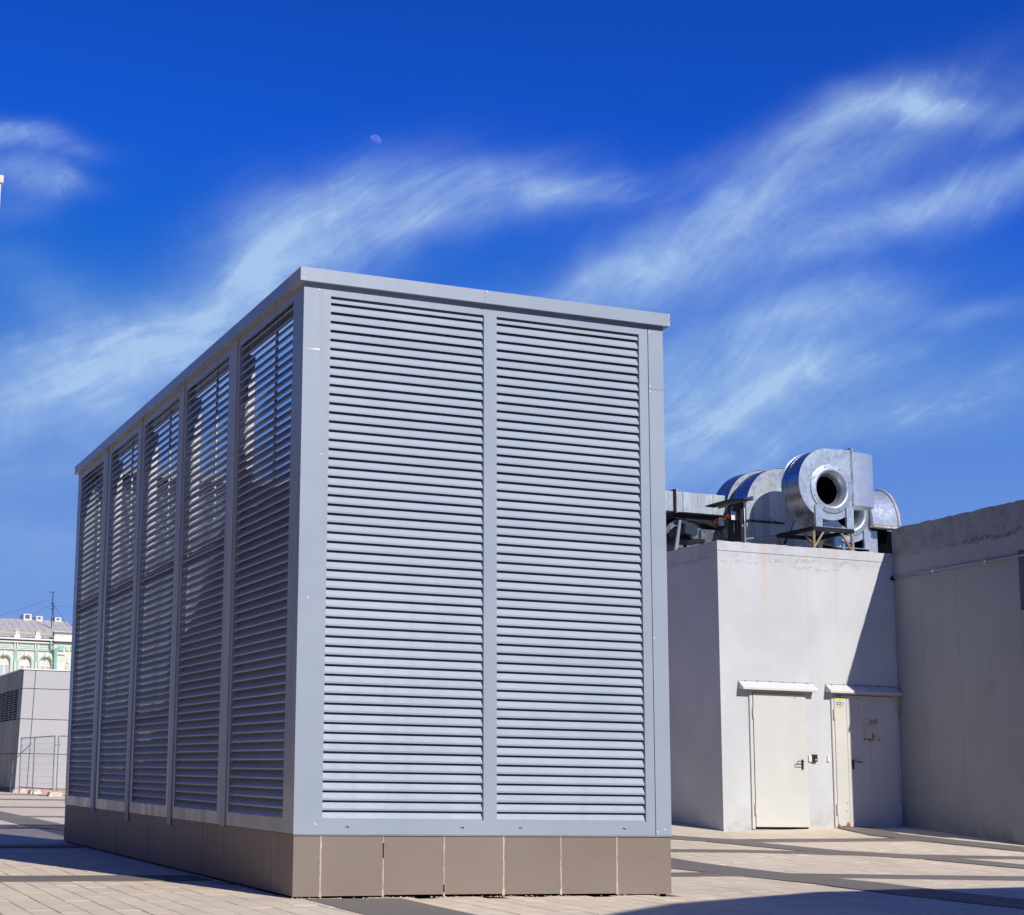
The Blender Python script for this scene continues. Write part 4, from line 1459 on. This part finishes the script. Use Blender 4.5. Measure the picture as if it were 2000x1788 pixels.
# wall with arched openings: columns between windows plus arch spandrels
AR, SPR = .66, 13.53
wall = MB()
prev = XL
for c in WC:
    wall.box(prev, c - AR, MY, MY + .5, 0, 15.0)
    pts = [(c - AR, 15.0)] + [(c - AR, SPR)] + arc(c, SPR, AR, 180, 0, 16)[1:-1] + [(c + AR, SPR), (c + AR, 15.0)]
    # spandrel above the arch as strips
    a_ = arc(c, SPR, AR, 180, 0, 16)
    for p, q_ in zip(a_[:-1], a_[1:]):
        wall.prism([(p[0], p[1]), (q_[0], q_[1]), (q_[0], 15.0), (p[0], 15.0)], 'y', MY, MY + .5)
    wall.box(c - AR, c + AR, MY, MY + .5, 0, 9.8)
    prev = c + AR
wall.box(prev, XR, MY, MY + .5, 0, 15.0)
wall.build('wall', M['stucco'], mh)
MB().box(XL, 60, MY + .55, MY + 14, 0, 16.0).build('building_body', M['stucco'], mh)
for c in WC:
    w_ = MB().box(c - AR, c + AR, MY + .30, MY + .34, 13.16, 14.25).build('window', M['stucco_w'] if c < 28 else M['rail_grey'], mh)
    w_.data.materials.clear(); w_.data.materials.append(M['stucco'])
    MB().box(c - AR, c + AR, MY + .22, MY + .30, 13.02, 13.16).build('transom', M['stucco_w'], w_)
    fz = 13.02
    MB().box(c - AR, c - AR + .10, MY + .22, MY + .30, 9.8, fz).box(c + AR - .10, c + AR, MY + .22, MY + .30, 9.8, fz).box(c - .08, c + .08, MY + .22, MY + .30, 9.8, fz).build('frame', M['stucco_w'], w_)
    MB().box(c - AR + .10, c - .08, MY + .26, MY + .28, 9.8, fz).build('pane', M['glass'], w_)
    MB().box(c + .08, c + AR - .10, MY + .26, MY + .28, 9.8, fz).build('pane', M['glass'], w_)
    # archivolt rings
    for r_a, r_b, yo, mm in ((AR + .02, AR + .14, .10, 'mint'), (AR + .16, AR + .30, .16, 'stucco_w')):
        mb = MB()
        for a0 in range(0, 180, 12):
            q_ = [(c + r_a * math.cos(rad(a0)), SPR + r_a * math.sin(rad(a0))), (c + r_b * math.cos(rad(a0)), SPR + r_b * math.sin(rad(a0))),
                  (c + r_b * math.cos(rad(a0 + 12)), SPR + r_b * math.sin(rad(a0 + 12))), (c + r_a * math.cos(rad(a0 + 12)), SPR + r_a * math.sin(rad(a0 + 12)))]
            mb.prism(q_, 'y', MY - yo, MY - .005)
        mb.build('archivolt', M[mm], mh)
    MB().box(c - .12, c + .12, MY - .22, MY - .17, 14.15, 14.75).build('keystone', M['stucco_w'], mh)
    MB().box(c - .95, c - .70, MY - .12, MY - .01, 9.8, SPR).box(c + .70, c + .95, MY - .12, MY - .01, 9.8, SPR).build('jamb_pilaster', M['stucco'], mh)
    MB().box(c - 1.0, c - .66, MY - .16, MY - .121, SPR - .12, SPR + .05).box(c + .66, c + 1.0, MY - .16, MY - .121, SPR - .12, SPR + .05).build('impost', M['stucco_w'], mh)
for a, b in zip(WC[:-1], WC[1:]):
    m_ = (a + b) / 2 + .02
    MB().box(m_ - .19, m_ + .19, MY - .15, MY - .01, 9.8, 14.9).build('pilaster', M['mint_dark'], mh)
    MB().box(m_ - .14, m_ + .14, MY - .20, MY - .151, 9.8, 13.45).build('pilaster_panel', M['mint'], mh)
    MB().box(m_ - .03, m_ + .03, MY - .24, MY - .201, 9.8, 13.45).build('pilaster_bead', M['stucco_w'], mh)
    for xx in (m_ - .22, m_ + .08):
        MB().box(xx, xx + .14, MY - .24, MY - .05, 15.05, 15.72).build('frieze_bracket', M['stucco_w'], mh)
    x0, x1 = a + .0, b
for k, c in enumerate(WC):
    MB().box(c - .95, c + .95, MY - .08, MY - .01, 15.06, 15.74).build('frieze_panel', M['mint'], mh)
    orn = MB()
    for i in range(9):
        orn.box(c - .75 + i * .17, c - .64 + i * .17, MY - .13, MY - .081, 15.30, 15.55)
    orn.build('frieze_ornament', M['stucco'], mh)
MB().box(XL, XR, MY - .2, MY + .5, 14.9, 15.0).build('string_course', M['stucco_w'], mh)
MB().box(XL, XR, MY - .005, MY + .5, 15.001, 15.75).build('frieze', M['mint'], mh)
MB().box(XL, XR, MY - .35, MY + .5, 15.751, 15.90).build('cornice', M['stucco_w'], mh)
MB().box(XL, XR, MY - .30, MY + .5, 15.901, 16.10).build('cornice_shadow_gap', M['gutter'], mh)
MB().box(XL, XR, MY - .55, MY + .5, 16.101, 16.28).build('gutter', M['stucco_w'], mh)
for c in [WC[i] * .5 + WC[i + 1] * .5 + .05 for i in range(len(WC) - 1)]:
    MB().box(c - .35, c + .35, MY - .5, MY - .05, 16.281, 16.65).build('pier_base', M['stucco_w'], mh)
    MB().box(c - .24, c + .24, MY - .42, MY - .1, 16.651, 17.16).build('pier', M['stucco'], mh)
    MB().box(c - .3, c + .3, MY - .47, MY - .06, 17.161, 17.24).build('pier_cap', M['mint'], mh)
# cast railing between the piers
rl = MB()
xx = XL
while xx < XR - .1:
    rl.prism(arc(xx + .13, 16.90, .12, 0, 360, 10)[:-1], 'y', MY - .30, MY - .27)
    rl.box(xx + .11, xx + .15, MY - .31, MY - .265, 16.62, 17.1)
    xx += .28
rl.build('railing_ornaments', M['concrete'], mh)
MB().box(XL, XR, MY - .262, MY - .20, 16.60, 17.13).build('railing_back', M['rail_grey'], mh)
# roof
MB().prism([(MY + .2, 16.3), (MY + 12, 19.66), (MY + 24, 16.3)], 'x', XL, 37.9).build('roof', M['roof'], mh)
rs = MB()
xx = XL + .3
while xx < 37.8:
    rs.add([(xx, MY + .2, 16.34), (xx + .05, MY + .2, 16.34), (xx + .05, MY + 12, 19.70), (xx, MY + 12, 19.70)], [(0, 1, 2, 3)])
    xx += .9
rs.build('roof_seams', M['roof'], mh)
# corner pavilion
pv = 34.15
MB().box(pv, 60, MY - .35, MY + .4, 0, 15.9).build('pavilion_wall', M['stucco'], mh)
MB().box(pv, 60, MY - .6, MY + .5, 15.901, 16.05).build('pavilion_cornice_gap', M['gutter'], mh)
MB().box(pv - .05, 60, MY - .75, MY + .5, 16.051, 16.62).build('pavilion_cornice', M['stucco_w'], mh)
MB().box(pv, 60, MY - .5, MY + .5, 16.621, 17.15).build('pavilion_parapet', M['stucco'], mh)
MB().box(pv - .1, 60, MY - .8, MY + .6, 17.151, 17.26).build('pavilion_cap', M['roof'], mh)
for x0, x1, z0, z1, mm in ((34.75, 35.3, 16.64, 17.14, 'mint'), (34.72, 35.35, 14.95, 15.55, 'mint_dark'), (35.6, 36.0, 15.0, 15.5, 'mint'), (36.2, 36.6, 15.0, 15.5, 'mint'), (34.55, 35.5, 14.5, 14.65, 'stucco_w'), (34.5, 35.5, 9.8, 13.5, 'stucco_w'), (35.7, 37.5, 12.4, 13.1, 'mint')):
    MB().box(x0, x1, MY - .53, MY - .36 if z0 < 16 else MY - .501, z0, z1).build('pavilion_panel', M[mm], mh)
mb = MB()
for a0 in range(0, 180, 12):
    q_ = [(36.9 + r * math.cos(rad(a)), SPR + r * math.sin(rad(a))) for r, a in ((.9, a0), (1.1, a0), (1.1, a0 + 12), (.9, a0 + 12))]
    mb.prism(q_, 'y', MY - .5, MY - .355)
mb.build('archivolt', M['stucco_w'], mh)
# drain pipe
dp_ = MB().tube([(33.75, MY - .5, 16.1), (33.8, MY - .4, 15.2), (34.25, MY - .55, 15.1), (34.3, MY - .5, 14.8), (34.3, MY - .5, 9.0)], .12, 8)
dp_.build('drain_pipe', M['mint_dark'], mh)
MB().box(34.42, 34.60, MY - .55, MY - .37, 9, 15.3).build('corner_strip', M['mint_dark'], mh)
# roof dormers
for (x0, x1, z1, i) in ((32.3, 33.3, 20.32, 0), (33.9, 34.7, 20.10, 1), (36.3, 37.1, 20.05, 2)):
    y0 = MY + 11.5; zb_ = 19.0
    k = (y0 / 190)
    a = MB().box(x0, x1, y0 + .01, y0 + 3, zb_, z1)
    ch = a.build('roof_hatch', M['stucco_w'], mh)
    MB().box(x0 + .18, x1 - .22, y0 - .02, y0, 19.72, z1 - .12).build('opening', M['gutter'], ch)
# antenna mast
am = thing('antenna_mast', 'thin lattice antenna mast with guy wires on the mint building roof', 'antenna', (34.9, MY + 6.5, 18.8))
MB().cyl((35.0, MY + 6.5, 18.2), (35.0, MY + 6.5, 22.75), .05, 6).build('mast', M['dark_steel'], am)
MB().cyl((35.25, MY + 6.5, 18.9), (35.15, MY + 6.5, 21.4), .04, 6).build('mast', M['dark_steel'], am)
for (z, L) in ((22.7, .5), (21.3, .25), (20.6, .25)):
    MB().cyl((35.0 - L, MY + 6.5, z), (35.0 + .2, MY + 6.5, z + .05), .035, 5).build('cross_arm', M['dark_steel'], am)
gw = MB()
for (p, q_) in (((35, MY + 6.5, 21.9), (28, MY + 6.5, 19.2)), ((35, MY + 6.5, 21.2), (32.2, MY + 6.5, 19.6)), ((35, MY + 6.5, 21.3), (36.4, MY + 3, 18.2)), ((35, MY + 6.5, 21.0), (45, MY + 6.5, 21.0))):
    gw.cyl(p, q_, .016, 4, caps=False)
gw.build('guy_wires', M['dark_steel'], am)

# tall pale tower at the left edge
tw = thing('tower', 'tall pale tower with a ledge and railing at the left edge', 'tower', (9.8, 92, 0))
MB().box(7.9, 11.90, 90.12, 94, 0, 34.98).build('shaft', M['tower'], tw)
MB().box(7.7, 12.02, 90.0, 94.1, 34.981, 35.42).build('ledge', M['tower'], tw)
rr = MB()
for x in (7.8, 8.8, 9.8, 10.8, 11.93):
    rr.cyl((x, 90.06, 35.42), (x + (.04 if x > 11 else 0), 90.06, 35.76), .012, 5)
rr.cyl((7.8, 90.06, 35.75), (11.98, 90.06, 35.77), .014, 5)
rr.build('railing', M['fence'], tw)

# block whose roof edge throws the shade across the bottom right of the plaza (beyond the right edge of the view)
nb = MB().prism([(5.0, -.15), (7.14, 1.42), (9.94, 3.62), (12.3, 4.72), (15.2, 5.06), (26.0, 6.3), (26, -8), (5.0, -8)], 'z', 0, 7.0)
tag(nb.build('neighbour_block', M['grey_wall']), 'plain concrete block beside the plaza casting the shade at the lower right', 'building')

# assumed unseen building at left, added to block sky light and tint shaded metal
ob = thing('left_sky_blocker', 'assumed ochre building left of the view, added to darken the shaded side', 'building', (-16, 30, 0))
M['ochre'] = plain('ochre_plaster', (.15, .10, .065), .85, var=.12, sc_=.8)
MB().box(-40, -16, -14, 84, 0, 16).build('wall', M['ochre'], ob)
MB().box(-40.3, -15.6, -14.4, 84.4, 16.001, 16.5).build('cornice', M['mint'], ob)
wm = MB()
for j in range(4):
    for i in range(24):
        wm.box(-15.999, -15.93, -11 + i * 4, -9.4 + i * 4, 2 + j * 3.5, 4 + j * 3.5)
wm.build('windows', M['dark_steel'], ob)

# ------------------------------------------------------------------ the moon, its sunlit side painted as emission
mm, nt, b = newmat('moon_surface')
mm.node_tree.nodes.remove(b)
# the phase is an emission computed from the sun direction, no lamp lights it
em = nt.n('ShaderNodeEmission')
geo = nt.n('ShaderNodeNewGeometry')
dt = nt.n('ShaderNodeVectorMath', operation='DOT_PRODUCT')
nt.put(dt.inputs[0], geo.outputs['Normal']); dt.inputs[1].default_value = tuple(sdir)
cr_ = nt.noise(nt.n('ShaderNodeTexCoord').outputs['Object'], .55, 4, .6)
lit = nt.m('MULTIPLY', nt.ramp(dt.outputs['Value'], .08, .75), nt.ramp(cr_, .38, .62, .55, 1.0))
nt.put(em.inputs[0], (.85, .80, .80, 1)); nt.put(em.inputs[1], nt.m('MULTIPLY', lit, .13))
tr = nt.n('ShaderNodeBsdfTransparent')
ad = nt.n('ShaderNodeAddShader')
nt.put(ad.inputs[0], em.outputs[0]); nt.put(ad.inputs[1], tr.outputs[0])
bk = nt.n('ShaderNodeMixShader'); nt.put(bk.inputs[0], geo.outputs['Backfacing'])
nt.put(bk.inputs[1], ad.outputs[0]); nt.put(bk.inputs[2], tr.outputs[0])
mm.node_tree.links.new(bk.outputs[0], mm.node_tree.nodes['Material Output'].inputs[0])
mo = MB()
R = 3.85
n1, n2 = 24, 40
vs = [(R * math.sin(PI * i / n1) * math.cos(2 * PI * j / n2), R * math.sin(PI * i / n1) * math.sin(2 * PI * j / n2), R * math.cos(PI * i / n1)) for i in range(n1 + 1) for j in range(n2)]
fs = [(i * n2 + j, i * n2 + (j + 1) % n2, (i + 1) * n2 + (j + 1) % n2, (i + 1) * n2 + j) for i in range(n1) for j in range(n2)]
mo.add(vs, [f[::-1] for f in fs], True)
moon = mo.build('moon', mm)
moon.location = Vector((.338, .859, .384)).normalized() * 900
tag(moon, 'pale gibbous moon in the blue sky above the cirrus', 'moon')
